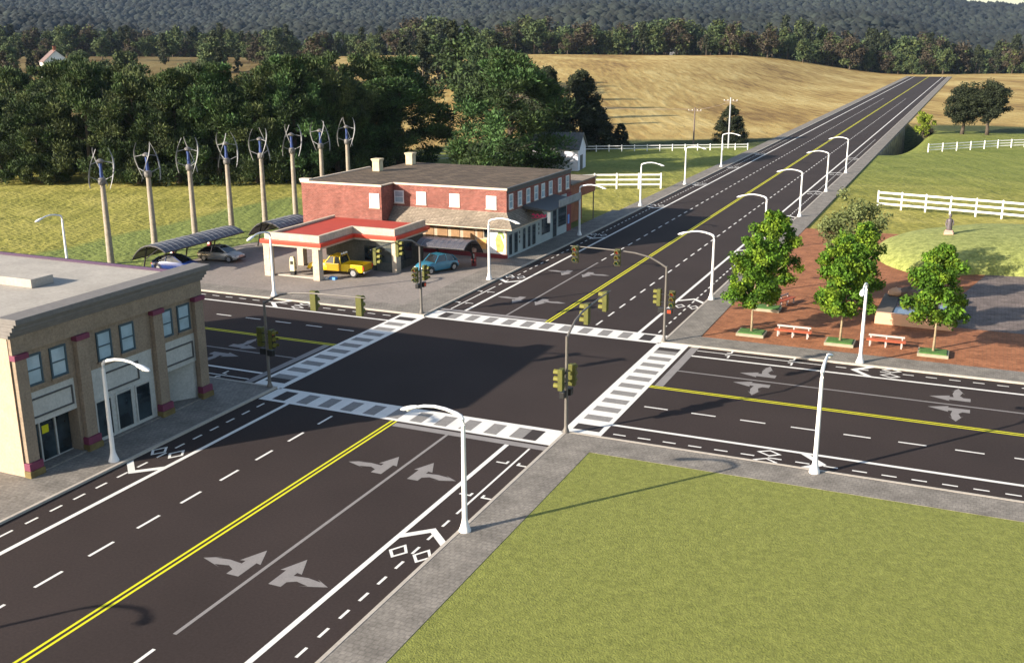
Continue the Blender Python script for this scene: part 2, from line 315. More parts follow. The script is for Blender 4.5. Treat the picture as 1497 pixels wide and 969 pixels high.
def ground_material():
    m = bpy.data.materials.new('ground_cover'); m.use_nodes = True; nt = m.node_tree; L = nt.links; b = nt.nodes['Principled BSDF']
    b.inputs['Roughness'].default_value = .95; b.inputs['Specular IOR Level'].default_value = .15
    g = nd(nt, 'ShaderNodeNewGeometry'); P = g.outputs['Position']; sp = nd(nt, 'ShaderNodeSeparateXYZ'); L.new(P, sp.inputs[0]); X, Y = sp.outputs[0], sp.outputs[1]
    def ma(op, a, b_=None, c=None):
        n = nd(nt, 'ShaderNodeMath', operation=op)
        for i, v in enumerate((a, b_, c)):
            if v is None: continue
            if isinstance(v, (int, float)): n.inputs[i].default_value = v
            else: L.new(v, n.inputs[i])
        return n.outputs[0]
    def mr(v, a, b_, c=0., d=1., smooth=True):
        n = nd(nt, 'ShaderNodeMapRange'); n.interpolation_type = 'SMOOTHSTEP' if smooth else 'LINEAR'
        L.new(v, n.inputs[0]); n.inputs[1].default_value = a; n.inputs[2].default_value = b_; n.inputs[3].default_value = c; n.inputs[4].default_value = d; return n.outputs[0]
    def noise(sc, det=5, st=None, rot=0., dist=0.):
        n = nd(nt, 'ShaderNodeTexNoise'); n.inputs['Scale'].default_value = sc; n.inputs['Detail'].default_value = det; n.inputs['Distortion'].default_value = dist
        mp = nd(nt, 'ShaderNodeMapping'); mp.inputs['Scale'].default_value = st or (1,1,1); mp.inputs['Rotation'].default_value = (0,0,rot); L.new(P, mp.inputs[0]); L.new(mp.outputs[0], n.inputs[0]); return n.outputs[0]
    def noiseV(sc, det, sq, dist=0.):
        mp = nd(nt, 'ShaderNodeMapping', vector_type='TEXTURE'); mp.inputs['Rotation'].default_value = (0,0,RAD(24)); mp.inputs['Scale'].default_value = (1,1/sq,1); L.new(P, mp.inputs[0])
        n = nd(nt, 'ShaderNodeTexNoise'); n.inputs['Scale'].default_value = sc; n.inputs['Detail'].default_value = det; n.inputs['Distortion'].default_value = dist; L.new(mp.outputs[0], n.inputs[0]); return n.outputs[0]
    def ramp(v, *stops):
        n = nd(nt, 'ShaderNodeValToRGB'); cr = n.color_ramp
        for i, (p, c) in enumerate(stops):
            e = cr.elements[i] if i < 2 else cr.elements.new(p)
            e.position = p; e.color = (*c, 1)
        L.new(v, n.inputs[0]); return n.outputs[0]
    def mix(f, a, b_):
        n = nd(nt, 'ShaderNodeMix', data_type='RGBA'); L.new(f, n.inputs[0]); L.new(a, n.inputs[6]); L.new(b_, n.inputs[7]); return n.outputs[2]
    rot = RAD(24)
    big = noise(.018, 4, (1,3,1), rot); mid = noise(.11, 8, (1,1.5,1), rot, .6); fine = noise(1.3, 6, (1,2.2,1), rot); vfine = noise(5, 3)
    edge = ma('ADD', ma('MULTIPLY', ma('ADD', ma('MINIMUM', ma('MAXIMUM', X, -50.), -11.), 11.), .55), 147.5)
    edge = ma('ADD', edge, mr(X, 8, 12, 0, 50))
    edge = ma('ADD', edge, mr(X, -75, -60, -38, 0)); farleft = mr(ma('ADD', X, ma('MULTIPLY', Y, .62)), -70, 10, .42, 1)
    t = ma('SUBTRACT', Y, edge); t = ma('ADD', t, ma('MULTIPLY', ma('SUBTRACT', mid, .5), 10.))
    gn = ma('ADD', ma('MULTIPLY', noiseV(.5, 8, .13), .42), ma('MULTIPLY', noiseV(.035, 7, .45, .3), .58))
    green = ramp(ma('ADD', ma('MULTIPLY', mid, .5), ma('MULTIPLY', fine, .5)), (.32, (.12,.125,.024)), (.46, (.24,.225,.046)), (.64, (.36,.315,.085)))
    green2 = ramp(ma('ADD', ma('MULTIPLY', mid, .5), ma('MULTIPLY', fine, .5)), (.3, (.085,.135,.025)), (.7, (.155,.20,.045)))
    green = mix(mr(Y, 70, 125, 0, .62), green, green2)
    lawn = ramp(ma('ADD', ma('MULTIPLY', big, .6), ma('MULTIPLY', fine, .4)), (.3, (.150,.185,.045)), (.7, (.185,.215,.06)))
    gold = ramp(gn, (.34, (.17,.10,.035)), (.45, (.31,.205,.068)), (.53, (.40,.285,.10)), (.62, (.49,.375,.155)))
    dark = ramp(fine, (.3, (.035,.05,.016)), (.7, (.075,.085,.03)))  # darker green strip of low grass, its shade painted into the colour
    # mown area round the buildings: left side x>-56, y<62 ; strip east of it to the pavement
    jit = ma('MULTIPLY', ma('SUBTRACT', mid, .5), 5.)
    m1 = ma('MULTIPLY', mr(ma('ADD', X, jit), -57, -55), mr(ma('ADD', ma('ADD', Y, jit), ma('MULTIPLY', X, .10)), 52, 51)); m1 = ma('MULTIPLY', m1, mr(X, 0, 10, 1, 0))
    base = mix(m1, green, lawn)
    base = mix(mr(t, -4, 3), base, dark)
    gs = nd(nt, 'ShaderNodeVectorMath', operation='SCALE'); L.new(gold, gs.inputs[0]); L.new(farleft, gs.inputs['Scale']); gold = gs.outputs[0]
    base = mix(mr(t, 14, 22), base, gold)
    # wooded hills floor
    dd = ma('ADD', ma('MULTIPLY', ma('SUBTRACT', X, float(CAM[0])), float(w_[0])), ma('MULTIPLY', ma('SUBTRACT', Y, float(CAM[1])), float(w_[1])))
    woods = ramp(noise(.03, 6), (.3, (.018,.026,.014)), (.7, (.045,.055,.028)))
    base = mix(mr(dd, 600, 660), base, woods)
    sc = nd(nt, 'ShaderNodeVectorMath', operation='SCALE'); L.new(base, sc.inputs[0]); L.new(ma('MULTIPLY', mr(vfine, .3, .7, .86, 1.14, False), mr(fine, .25, .75, .84, 1.18, False)), sc.inputs['Scale'])
    L.new(sc.outputs[0], b.inputs['Base Color'])
    bp = nd(nt, 'ShaderNodeBump'); bp.inputs['Strength'].default_value = .9; bp.inputs['Distance'].default_value = .35
    L.new(ma('ADD', ma('MULTIPLY', fine, .8), ma('ADD', ma('MULTIPLY', mid, 1.), ma('MULTIPLY', gn, 2.5))), bp.inputs['Height']); L.new(bp.outputs[0], b.inputs['Normal'])
    return m
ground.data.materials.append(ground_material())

# ------------------------------------------------------------------ roads, pavements
K = 9.2; YE = 552.
road = MB()
road.flat([(-K,-120),(K,-120),(K,-9.1),(-K,-9.1)], 0); road.flat([(-K,9.1),(K,9.1),(K,YE),(-K,YE)], 0); road.flat([(-220,-9.1),(220,-9.1),(220,9.1),(-220,9.1)], 0)
road = road.build('road', 'asphalt', kind='structure')
def slab_group(name, m, polys, z0, z1, kind='structure'):
    b = MB()
    for p in polys: b.prism(p, z0, z1)
    return b.build(name, m, kind=kind)
def R4(x0, x1, y0, y1): return [(x0,y0),(x1,y0),(x1,y1),(x0,y1)]
SW = 11.35; kw = .16
pv = slab_group('pavement', 'side', [
    R4(K+kw, SW, -120, -9.1-kw), R4(SW, 220, -SW, -9.1-kw), R4(-SW, -K-kw, -120, -9.1-kw), R4(-220, -SW, -SW, -9.1-kw),
    R4(K+kw, SW, 9.1+kw, YE), R4(SW, 220, 9.1+kw, SW+.1), R4(-SW-.7, -K-kw, 9.1+kw, 62), R4(-SW+.1, -K-kw, 62, YE), R4(-220, -SW-.7, 9.1+kw, 11.2), R4(-24, -SW, -27.5, -SW), R4(-28,-SW,-60,-27.5)], -.35, .10)
kb = slab_group('kerb', 'kerb', [R4(K, K+kw, -120, -9.1), R4(K+kw, 220, -9.1-kw, -9.1), R4(-K-kw, -K, -120, -9.1), R4(-220, -K-kw, -9.1-kw, -9.1),
    R4(K, K+kw, 9.1, YE), R4(K+kw, 220, 9.1, 9.1+kw), R4(-K-kw, -K, 9.1, YE), R4(-220, -K-kw, 9.1, 9.1+kw)], -.35, .115)
kb.parent = pv
lawn = slab_group('lawn', 'lawn', [R4(SW, 220, -120, -SW)], -.3, .085)
lot = slab_group('forecourt_paving', 'lot', [[(-39.3,11.2),(-SW-.7,11.2),(-SW-.7,31),(-23,31),(-23,29),(-33,29),(-34.5,34),(-37,33.5),(-39.5,28),(-40,24),(-39.3,21)]], -.3, .06)
plaza = slab_group('plaza_paving', 'redpave', [[(SW,SW+.1),(60,SW+.1),(60,20.5),(27.5,21),(27.3,30),(29.5,41),(60,44),(60,58),(SW,58.2)]], -.3, .07)
dpave = slab_group('dark_paving', 'darkpave', [[(27.5,21),(60,20.5),(60,44),(29.5,41),(27.3,30)]], -.3, .068)

# painted markings: built for the south leg, turned by quarter turns for the others
ZM = .004
def rot(p, k):
    x, y = p
    for _ in range(k): x, y = -y, x
    return (x, y)
def mk(name, m, polys, k, z=ZM, lift=0.):
    b = MB()
    for p in polys:
        pp = [rot(q, k) for q in p]; b.flat(pp, z+lift)
    return b.build(name, m, parent=road)
LEN = [-75, -110, -YE+2, -110]      # far ends of legs: south, east, north, west
for k in range(4):
    far = -LEN[k]
    def run(name, m, x, w, y0, y1, z=ZM): mk(name, m, [R4(x-w/2, x+w/2, -y1, -y0)], k, z)
    def dashes(name, m, x, w, y0, y1, dl, per, z=ZM):
        ps = []; y = y0
        while y+dl < y1: ps.append(R4(x-w/2, x+w/2, -(y+dl), -y)); y += per
        mk(name, m, ps, k, z)
    mk('double_yellow_line', 'yellow', [R4(-.19,-.07,-far,-11.1), R4(.07,.19,-far,-11.1)], k)
    run('edge_line', 'white', 7.06, .24, 11.85, far); run('edge_line', 'white', -7.02, .24, 11.1, far)
    run('lane_line', 'grey', 3.6, .16, 11.85, 32.6)
    dashes('dashed_lane_line', 'white', 3.6, .14, 33.6, min(far, 330), 1.36, 2.72)
    dashes('dashed_lane_line', 'white', -3.55, .14, 11.85, min(far, 330), 1.36, 2.71)
    run('bike_lane_line', 'white', 8.34, .11, 11.9, 20.1)
    dashes('bike_lane_dashes', 'white', 8.34, .12, 20.8, min(far, 170), .64, 1.33); dashes('bike_lane_dashes', 'white', -8.3, .12, 11.6, min(far, 170), .68, 1.34)
    mk('stop_line', 'grey', [R4(.25, 9.15, -11.85, -11.33)], k)
    # crosswalk
    mk('crosswalk', 'white', [R4(-9.1, 9.15, -11.1, -8.95)], k)
    mk('crosswalk_blocks', 'patch', [R4(-8.2+1.49*j, -7.45+1.49*j, -10.82, -9.35) for j in range(1, 11)], k, ZM*2)
    mk('crosswalk_end_blocks', 'darkpatch', [R4(-8.35, -7.5, -10.82, -9.35), R4(8.2-.75, 8.2, -10.82, -9.35)], k, ZM*2)
    # turn arrows
    def arrow(cx, cy, s):
        P = [(.15,-1.1),(-.42,-1.1),(-.42,-.72),(-.75,-.52),(-1.35,-.66),(-1.02,-.80),(-2.1,-.42),(-1.4,-.05),(-1.65,-.22),(-1.0,-.12),(-.38,-.2),(-.38,.05),(-.62,.0),(-.12,1.1),(.38,.0),(.15,.05)]
        return [(cx+s*x, cy+y) for x, y in P]
    ys = [16.55, 27.3] if k in (0, 2) else [16.6, 27.6]
    for yy in ys:
        mk('turn_arrow', 'grey', [arrow(2.9, -yy, 1)], k); mk('turn_arrow', 'grey', [arrow(4.62, -yy, -1)], k)
    # cycle symbols and chevrons
    def chev(cx, y, d, w=1.06): return [[(cx-w, y-.95*d),(cx, y),(cx, y-.45*d),(cx-w, y-.95*d-.0),][:3]+[(cx-w+.0, y-.45*d-.95*d)], [(cx, y),(cx+w, y-.95*d),(cx+w, y-1.4*d),(cx, y-.45*d)]]
    def sym(cx, cy):
        out = []
        for sx in (-.55, .55):
            o_ = [(cx+sx-.42, cy-.08),(cx+sx, cy-.62),(cx+sx+.42, cy+.0),(cx+sx, cy+.62)]; i_ = [(cx+sx+(x-cx-sx)*.66, cy+(y-cy)*.66) for x, y in o_]
            for a in range(4): bq = (a+1) % 4; out.append([o_[a], o_[bq], i_[bq], i_[a]])
        return out
    stn = {0: [22, 44], 1: [22, 44, 66], 2: [22, 44, 66, 88, 110, 132], 3: [22, 44]}[k]
    for st in stn:
        mk('bike_lane_chevron', 'white', chev(8.15, -st+.3, 1, 1.0), k, ZM*1.6); mk('bike_symbol', 'white', sym(8.28, -st-2.1), k, ZM*1.6)
        mk('bike_lane_chevron', 'white', chev(-8.13, -st-.45, -1, 1.0), k, ZM*1.6); mk('bike_symbol', 'white', sym(-8.24, -st+2.4), k, ZM*1.6)
    for yy in (14.1, 18.15):
        for a, b2 in ((7.5, 8.1), (8.58, 9.12)):
            c0 = b2 if a < 8 else a
            mk('bike_lane_tick', 'white', [R4(a, b2, -yy-.06, -yy+.06), R4(c0-.12 if a < 8 else a, c0 if a < 8 else a+.12, -yy+.06, -yy+.28)], k)

# ------------------------------------------------------------------ street lamps
def make_lamp():
    t = thing('street_lamp', 'x', 'street lamp')
    b = MB(); b.lathe([(.26,0),(.26,.06),(.20,.22),(.14,.42),(.115,.6),(.105,2.5),(.085,4.75)], n=14); b.build('pole', 'lamp', t, smooth=True)
    a = MB(); a.tube([(0,0,4.74),(-.02,0,5.0),(-.10,0,5.12),(-.3,0,5.21),(-.8,0,5.33),(-1.3,0,5.37),(-1.8,0,5.32),(-2.15,0,5.22)], [.088,.088,.088,.08,.07,.065,.06,.055], 10); a.build('arm', 'lamp', t, smooth=True)
    h = MB(); pts = [(-2.05,0,5.25),(-2.2,0,5.22),(-2.45,0,5.15),(-2.75,0,5.06),(-2.9,0,5.02)]; h.tube(pts, [.06,.13,.17,.15,.06], 12, flatten=(1.0,.55)); h.build('lamp_head', 'lamp', t, smooth=True)
    l = MB(); l.lathe([(.03,-.09),(.09,-.06),(.11,0)], n=10); l.build('lens', 'lightwhite', t, smooth=True, loc=(-2.55,0,5.06))
    return t
LG = 'white street lamps along the two roads'
lamps = [
 (9.5,-21.6,0,'nearest street lamp, on the pavement beside the green lawn corner'),
 (-9.75,-43.8,pi,'unseen near-left street lamp whose hooked shadow crosses the double yellow line'),
 (-9.75,-21.7,pi,'street lamp on the pavement in front of the two-storey tan shop building'),
 (22.06,-9.5,-pi/2,'street lamp at the pavement edge by the lawn, its shadow crossing the cross street'),
 (22.13,9.5,pi/2,'street lamp in front of the brick plaza between the two benches'),
 (-9.75,21.9,pi,'street lamp beside the corner of the brick building nearest the blue car'),
 (-23.3,9.75,pi/2,'street lamp at the kerb in front of the red-roofed filling station'),
 (-45.6,9.75,pi/2,'street lamp rising behind the flat roof at the far left below the turbines'),
 (-9.9,44.6,pi,'street lamp standing before the awning end of the brick building'),
 (-9.9,66.3,pi,'street lamp touching the end of the white rail fence left of the road'),
 (-9.9,87.6,pi,'second to last street lamp on the left of the long road, in front of pasture'),
 (-9.9,110.3,pi,'farthest street lamp on the left of the long road, before the round cedar'),
 (9.5,22.3,0,'street lamp at the road corner of the brick plaza beside the leafy tree pair'),
 (9.5,44.0,0,'street lamp whose pole is hidden behind the crown of the plaza tree'),
 (9.5,65.6,0,'third from last street lamp on the right of the long road'),
 (9.5,87.8,0,'second to last street lamp on the right of the long road'),
 (9.5,109.5,0,'farthest street lamp on the right of the long road')]
L0 = make_lamp()
for i, (x, y, rz, lb) in enumerate(lamps):
    if i == 0: o = L0; o.location = (x,y,.1); o['label'] = lb; o['group'] = LG
    else: o = dup(L0, (x,y,.1), rz, lb, LG)

# ------------------------------------------------------------------ traffic signals
def head_parts(root, x, y, z, rz):
    """three-section signal head centred at x,y,z whose lenses look along -Y turned by rz"""
    c, s = cos(rz), sin(rz)
    def T(b): b.v = [(x+c*px-s*py, y+s*px+c*py, z+pz) for px, py, pz in b.v]; return b
    hb = MB(); hb.box(-.19,.19,-.11,.15,-.58,.58)
    h = T(hb).build('signal_head', 'sigyel', root, bevel=.02)
    f = MB(); f.box(-.165,.165,-.118,-.112,-.55,.55); T(f).build('front_plate', 'black', h)
    v = MB()
    for zz in (.37, 0, -.37):
        n = 10
        for j in range(n):
            a0 = -.35+(pi+.7)*j/n; a1 = -.35+(pi+.7)*(j+1)/n
            o0 = (.155*cos(a0), zz+.155*sin(a0)); o1 = (.155*cos(a1), zz+.155*sin(a1)); i0 = (.135*cos(a0), zz+.135*sin(a0)); i1 = (.135*cos(a1), zz+.135*sin(a1))
            v.ext([(o0[0],-.11,o0[1]),(o1[0],-.11,o1[1]),(i1[0],-.11,i1[1]),(i0[0],-.11,i0[1])], (0,-.26,0))
    T(v).build('visors', 'visor', h)
    for zz, mm in ((.37,'redlens'),(0,'amber'),(-.37,'greenlens')):
        l = MB(); l.wheel((0,-.115,zz), .125, .03, 12); T(l).build('lens', mm, h)
def make_signal():
    t = thing('traffic_signal', 'x', 'traffic light')
    b = MB(); b.lathe([(.17,0),(.17,.1),(.11,.25),(.10,.4),(.075,5.2),(.08,5.25)], n=12); b.build('pole', 'pole', t, smooth=True)
    a = MB(); a.tube([(0,0,5.15),(-.5,0,5.45),(-1.2,0,5.78),(-2.2,0,5.98),(-3.4,0,6.06),(-5,0,6.1),(-6.9,0,6.12)], [.07,.065,.06,.055,.05,.04,.03], 8); a.build('mast_arm', 'pole', t, smooth=True)
    head_parts(t, -3.4, -.16, 5.6, 0); head_parts(t, -6.45, -.16, 5.6, 0)
    head_parts(t, .50, -.12, 3.05, 0); head_parts(t, -.50, .14, 3.05, -pi/2)
    k = MB(); k.box(-.6,.6,-.03,.03,3.28,3.33); k.box(-.6,.6,-.03,.03,2.74,2.79); k.build('bracket', 'black', t)
    p = MB(); p.box(-.5,-.11,-.06,.2,2.0,2.36); p.build('pedestrian_signal', 'black', t, bevel=.02); p = MB(); p.box(.11,.52,-.2,.06,2.0,2.36); pp = p.build('pedestrian_signal', 'black', t, bevel=.02)
    s = MB(); s.box(.2,.44,-.213,-.203,2.07,2.29); s.build('symbol_lens', 'redlens', pp)
    return t
SG = 'mast arm traffic lights at the corners of the crossing'
S0 = make_signal(); S0.location = (9.35, 9.25, .1); S0['label'] = 'mast arm traffic light at the corner where the brick plaza begins'; S0['group'] = SG
dup(S0, (9.3,-9.25,.1), -pi/2, 'mast arm traffic light at the corner of the green lawn, nearest the camera', SG)
dup(S0, (-9.6,-9.3,.1), pi, 'mast arm traffic light at the corner beside the tan shop building', SG)
dup(S0, (-9.6,9.5,.1), pi/2, 'mast arm traffic light at the filling station corner, in front of the light blue car', SG)

# ------------------------------------------------------------------ left two-storey shop building
B = thing('shop_building', 'two-storey tan shop building with maroon pilaster trim and pale flat roof', 'building', (-12,-18,0))
def rel(o_, px, py):  # shift parent-space so that world coords can be used
    pass
def wb(b, name, m, parent, **k):
    """build from world coords under a parent thing"""
    off = parent; ox = oy = oz = 0
    p = parent
    while p is not None: ox += p.location.x; oy += p.location.y; oz += p.location.z; p = p.parent
    b.v = [(x-ox, y-oy, z-oz) for x, y, z in b.v]
    return b.build(name, m, parent, **k)
yS, yN = -24.85, -11.85; FX = -12.15
b = MB(); b.box(-34, -13.6, yS, yN, 0, 7.2)                     # core
b.box(-13.6, FX, yS, yN, 4.02, 7.2)                            # upper storey
b.box(-13.6, FX, -21.35, -20.42, 0, 4.02); b.box(-13.6, FX, -15.95, -15.2, 0, 4.02)
b.box(-13.6, FX, yS, -24.25, 0, 4.02); b.box(-13.6, FX, -12.45, yN, 0, 4.02)
wb(b, 'wall', 'tan', B)
b = MB()
b.box(-13.6, FX-.02, -20.42, -15.95, 0, 4.02)                   # middle bay
b.box(-13.0, FX-.02, -24.25, -21.35, 2.42, 4.02); b.box(-13.0, FX-.02, -15.2, -12.45, 2.35, 4.02)
b.ext([(-13.3,-14.19,0),(-13.3,-13.9,0),(-12.3,-12.46,0),(-12.3,-12.7,0)], (0,0,2.345))
wb(b, 'pale_shopfront', 'wallwhite', B)
b = MB(); b.box(-34.0,-11.2-1.2, yS, yS+.01,0,.01)
b = MB(); b.box(-34, FX-.0, yS-.03, yS-.003, 0, 7.2); wb(b, 'side_wall', 'cream', B)
for (a, c) in ((-24.8,-24.15),(-21.15,-20.45),(-15.85,-15.15),(-12.55,-11.87)):
    b = MB(); b.box(FX+.003, -11.88, a, c, .8, 5.85); pl = wb(b, 'pilaster', 'tan', B, bevel=.02)
    b = MB(); b.box(FX+.003, -11.72, a-.12, c+.12, 0, .42); wb(b, 'plinth', 'plinth', pl, bevel=.03)
    b = MB(); b.box(FX+.003, -11.76, a-.08, c+.08, .425, .8); wb(b, 'maroon_trim', 'magenta', pl, bevel=.02); b = MB(); b.box(FX+.003, -11.78, a-.08, c+.08, 5.855, 6.12); wb(b, 'maroon_capital', 'magenta', pl, bevel=.02)
b = MB(); b.box(FX+.003, -11.95, yS, yN, 6.125, 6.95); wb(b, 'frieze', 'tan', B)
b = MB()
for x1, z0, z1 in ((-11.88,6.955,7.12),(-11.72,7.12,7.3),(-11.56,7.3,7.52),(-11.42,7.52,7.66),(-11.26,7.66,7.92)):
    b.box(-12.45, x1, yS-.15, yN+.12, z0, z1-.002)
wb(b, 'cornice', 'cornice', B, bevel=.02)
b = MB(); b.box(-34, -12.46, yS, yN, 7.203, 7.24); wb(b, 'roof', 'roofpale', B)
b = MB(); b.box(-34, -12.46, yN-.12, yN+.03, 7.25, 7.40); wb(b, 'coping', 'purple', B)
b = MB(); b.box(-23.5, -18.1, -18.0, -16.5, 7.245, 7.72); wb(b, 'roof_hatch', 'roofpale', B, bevel=.03)
for yc in (-23.65,-22.15,-19.2,-17.6,-14.7,-13.28):
    b = MB(); w = .5
    z0, z1 = 4.34, 5.86
    for (ya, yb, za, zb) in ((yc-w,yc-w+.09,z0,z1),(yc+w-.09,yc+w,z0,z1),(yc-w+.09,yc+w-.09,z0,z0+.1),(yc-w+.09,yc+w-.09,z1-.1,z1),(yc-w+.09,yc+w-.09,5.07,5.13)):
        b.box(FX+.002, FX+.07, ya, yb, za, zb)
    wf = wb(b, 'window', 'frameblue', B)
    b = MB(); b.box(FX+.004, FX+.02, yc-w+.09, yc+w-.09, z0+.1, 5.07); b.box(FX+.004, FX+.03, yc-w+.09, yc+w-.09, 5.13, z1-.1); wb(b, 'pane', 'glass', wf)
    b = MB(); b.box(FX+.002, FX+.12, yc-w-.06, yc+w+.06, z0-.1, z0-.002); wb(b, 'sill', 'tan', wf)
def framed(y0, y1, z0, z1, t=.08, x=FX-.02):
    b = MB(); b.box(x+.002,x+.05,y0,y1,z0,z0+t); b.box(x+.002,x+.05,y0,y1,z1-t,z1); b.box(x+.002,x+.05,y0,y0+t,z0+t,z1-t); b.box(x+.002,x+.05,y1-t,y1,z0+t,z1-t)
    f = wb(b, 'sign_panel', 'framegrey', B)
for a in ((-24.12,-21.5,2.72,3.7),(-19.45,-17.0,2.62,3.66),(-15.08,-12.7,2.62,3.6)): framed(*a)
for y0, y1 in ((-20.15,-19.18),(-18.75,-17.75),(-17.36,-16.37)):
    b = MB(); b.box(FX-.018, FX+.005, y0, y1, .35, 2.24); g = wb(b, 'shop_window', 'glassdark', B)
    b = MB(); b.box(FX-.018, FX+.04, y0-.08, y0-.002, .3, 2.3); b.box(FX-.018, FX+.04, y1+.002, y1+.08, .3, 2.3); b.box(FX-.018, FX+.04, y0-.08, y1+.08, 2.302, 2.38); wb(b, 'frame', 'wallwhite', g)
for ya, yb, n, gxp in ((-24.24,-21.36,3,-12.78),(-15.18,-14.2,1,-13.0)):
    for j in range(n):
        w = (yb-ya)/n; y0 = ya+j*w
        b = MB(); b.box(gxp-.04, gxp, y0+.09, y0+w-.03, .2, 2.2); g = wb(b, 'door', 'glassdark', B)
        b = MB(); b.box(gxp-.04, gxp+.05, y0, y0+.088, .16, 2.34); b.box(gxp-.04, gxp+.05, y0+.09, y0+w, 2.205, 2.34); b.box(gxp-.04,gxp+.05,y0+.09,y0+w,.16,.198); wb(b, 'frame', 'wallwhite', g)
        if n == 3 and j < 2:
            b = MB(); b.box(gxp+.003, gxp+.015, y0+.2, y0+w*.62, 1.55, 1.95); wb(b, 'notice', 'yellow', g)
    b = MB(); b.box(-13.6, gxp-.042, ya, yb, 0, 2.36); wb(b, 'recess_wall', 'tan', B)
b = MB(); b.box(-13.6, -11.9, -24.2, -12.6, .1, .16); wb(b, 'step', 'side', B)

# ------------------------------------------------------------------ brick building with shops
B = thing('brick_building', 'two-storey red brick building with brown flat roof and tan shingled porch', 'building', (-20,38,0))
foot = [(-24.1,30.6),(-12,30.6),(-12,47.4),(-31.6,47.4),(-31.6,41.2),(-33.2,41.2),(-33.2,28.3),(-24.1,28.3)]
b = MB(); b.prism(foot, 4.42, 6.5); b.prism(foot, 0, 4.42); wb(b, 'wall', 'brick', B)
b = MB(); b.prism([(-24.0,30.75),(-12.15,30.75),(-12.15,47.25),(-31.5,47.25),(-31.5,41),(-33.05,41),(-33.05,28.45),(-24.0,28.45)], 6.503, 6.58); wb(b, 'roof', 'shingle', B)
b = MB()
def rim(b, a, c, z0, z1, out, inn=.16):
    ax, ay = a; cx_, cy_ = c
    dx, dy = cx_-ax, cy_-ay; l = math.hypot(dx, dy); dx /= l; dy /= l; nx_, ny_ = dy, -dx
    p = [(ax+nx_*out, ay+ny_*out),(cx_+nx_*out, cy_+ny_*out),(cx_-nx_*inn, cy_-ny_*inn),(ax-nx_*inn, ay-ny_*inn)]
    b.prism(p, z0, z1)
rim(b,(-24.1+.0,30.6),(-11.92,30.6),6.505,6.68,.08); rim(b,(-33.28,28.3),(-24.02,28.3),6.507,6.69,.08); rim(b,(-24.1,28.3),(-24.1,30.5),6.503,6.672,.08)
rim(b,(-33.2,41.2),(-33.2,28.3),6.504,6.675,.08); b.box(-33.35,-32.2,28.2,28.9,6.695,6.9)
wb(b, 'coping', 'coping', B)
b = MB(); rim(b,(-12,30.7),(-12,47.5),6.503,6.70,.10); rim(b,(-12,30.7),(-12,47.4),6.25,6.45,.06,-.003); wb(b, 'cornice', 'framegrey', B)
for cx_, cy_ in ((-30.6,38.6),(-30.3,45.2)):
    b = MB(); b.box(cx_-.42,cx_+.42,cy_-.42,cy_+.42,6.585,7.62); b.box(cx_-.46,cx_+.46,cy_-.46,cy_+.46,7.62,7.76); b.box(cx_-.52,cx_+.52,cy_-.52,cy_+.52,7.76,7.9)
    wb(b, 'chimney', 'chimney', B, bevel=.03)
def win(face, c, p, w, z0, z1, pane='glassblind', fr='whiteframe', name='window'):
    """face 'S': wall plane y=p, centre x=c; face 'E': wall plane x=p, centre y=c"""
    def bx(b, a0, a1, d0, d1, za, zb):
        if face == 'S': b.box(a0, a1, p-d1, p-d0, za, zb)
        else: b.box(p+d0, p+d1, a0, a1, za, zb)
    b = MB(); t = .09; h = w/2
    bx(b,c-h,c-h+t,.003,.07,z0,z1); bx(b,c+h-t,c+h,.003,.07,z0,z1); bx(b,c-h+t,c+h-t,.003,.07,z0,z0+t); bx(b,c-h+t,c+h-t,.003,.07,z1-t,z1); bx(b,c-h+t,c+h-t,.003,.055,(z0+z1)/2-.025,(z0+z1)/2+.025)
    f = wb(b, name, fr, B)
    b = MB(); bx(b,c-h+t,c+h-t,.003,.02,z0+t,(z0+z1)/2-.026); pm = pane; wb(b, 'pane', 'glass' if pane == 'glassblind' else pm, f)
    b = MB(); bx(b,c-h+t,c+h-t,.003,.03,(z0+z1)/2+.026,z1-t); wb(b, 'pane', pm, f)
    b = MB(); bx(b,c-h-.06,c+h+.06,.003,.11,z0-.09,z0-.002); wb(b, 'sill', 'coping', f)
for c in (-13.55,-17.4,-21.0,-23.45): win('S', c, 30.6, 1.05, 4.72, 5.92)
win('S', -24.85, 28.3, 1.08, 4.5, 5.85)
for c in (31.55,33.65,35.7,37.7,39.5,41.55,44.1,46.35): win('E', c, -12, .92, 4.68, 6.08, 'glass')
# shingled porch roof
b = MB()
def wedge(p):  # list of top/bottom points
    b.add(p, [(0,1,2,3)])
b.add([(-24.1,30.597,4.42),(-11.997,30.597,4.42),(-10.95,29.4,3.2),(-24.1,29.4,3.2),(-24.1,30.597,4.3),(-11.997,30.597,4.3),(-10.95,29.4,3.08),(-24.1,29.4,3.08)], [(0,1,2,3),(3,2,6,7),(0,3,7,4),(4,7,6,5)])
b.add([(-11.997,30.597,4.42),(-11.997,37.6,4.42),(-10.95,37.6,3.2),(-10.95,29.4,3.2),(-11.997,30.597,4.3),(-11.997,37.6,4.3),(-10.95,37.6,3.08),(-10.95,29.4,3.08)], [(0,3,2,1),(3,7,6,2),(1,2,6,5),(4,5,6,7)])
wb(b, 'porch_roof', 'shingletan', B, fix=True)
b = MB(); b.box(-24.1,-10.93,29.37,29.5,3.0,3.079); b.box(-11.05,-10.93,29.5,37.6,3.0,3.079); wb(b, 'gutter', 'coping', B)
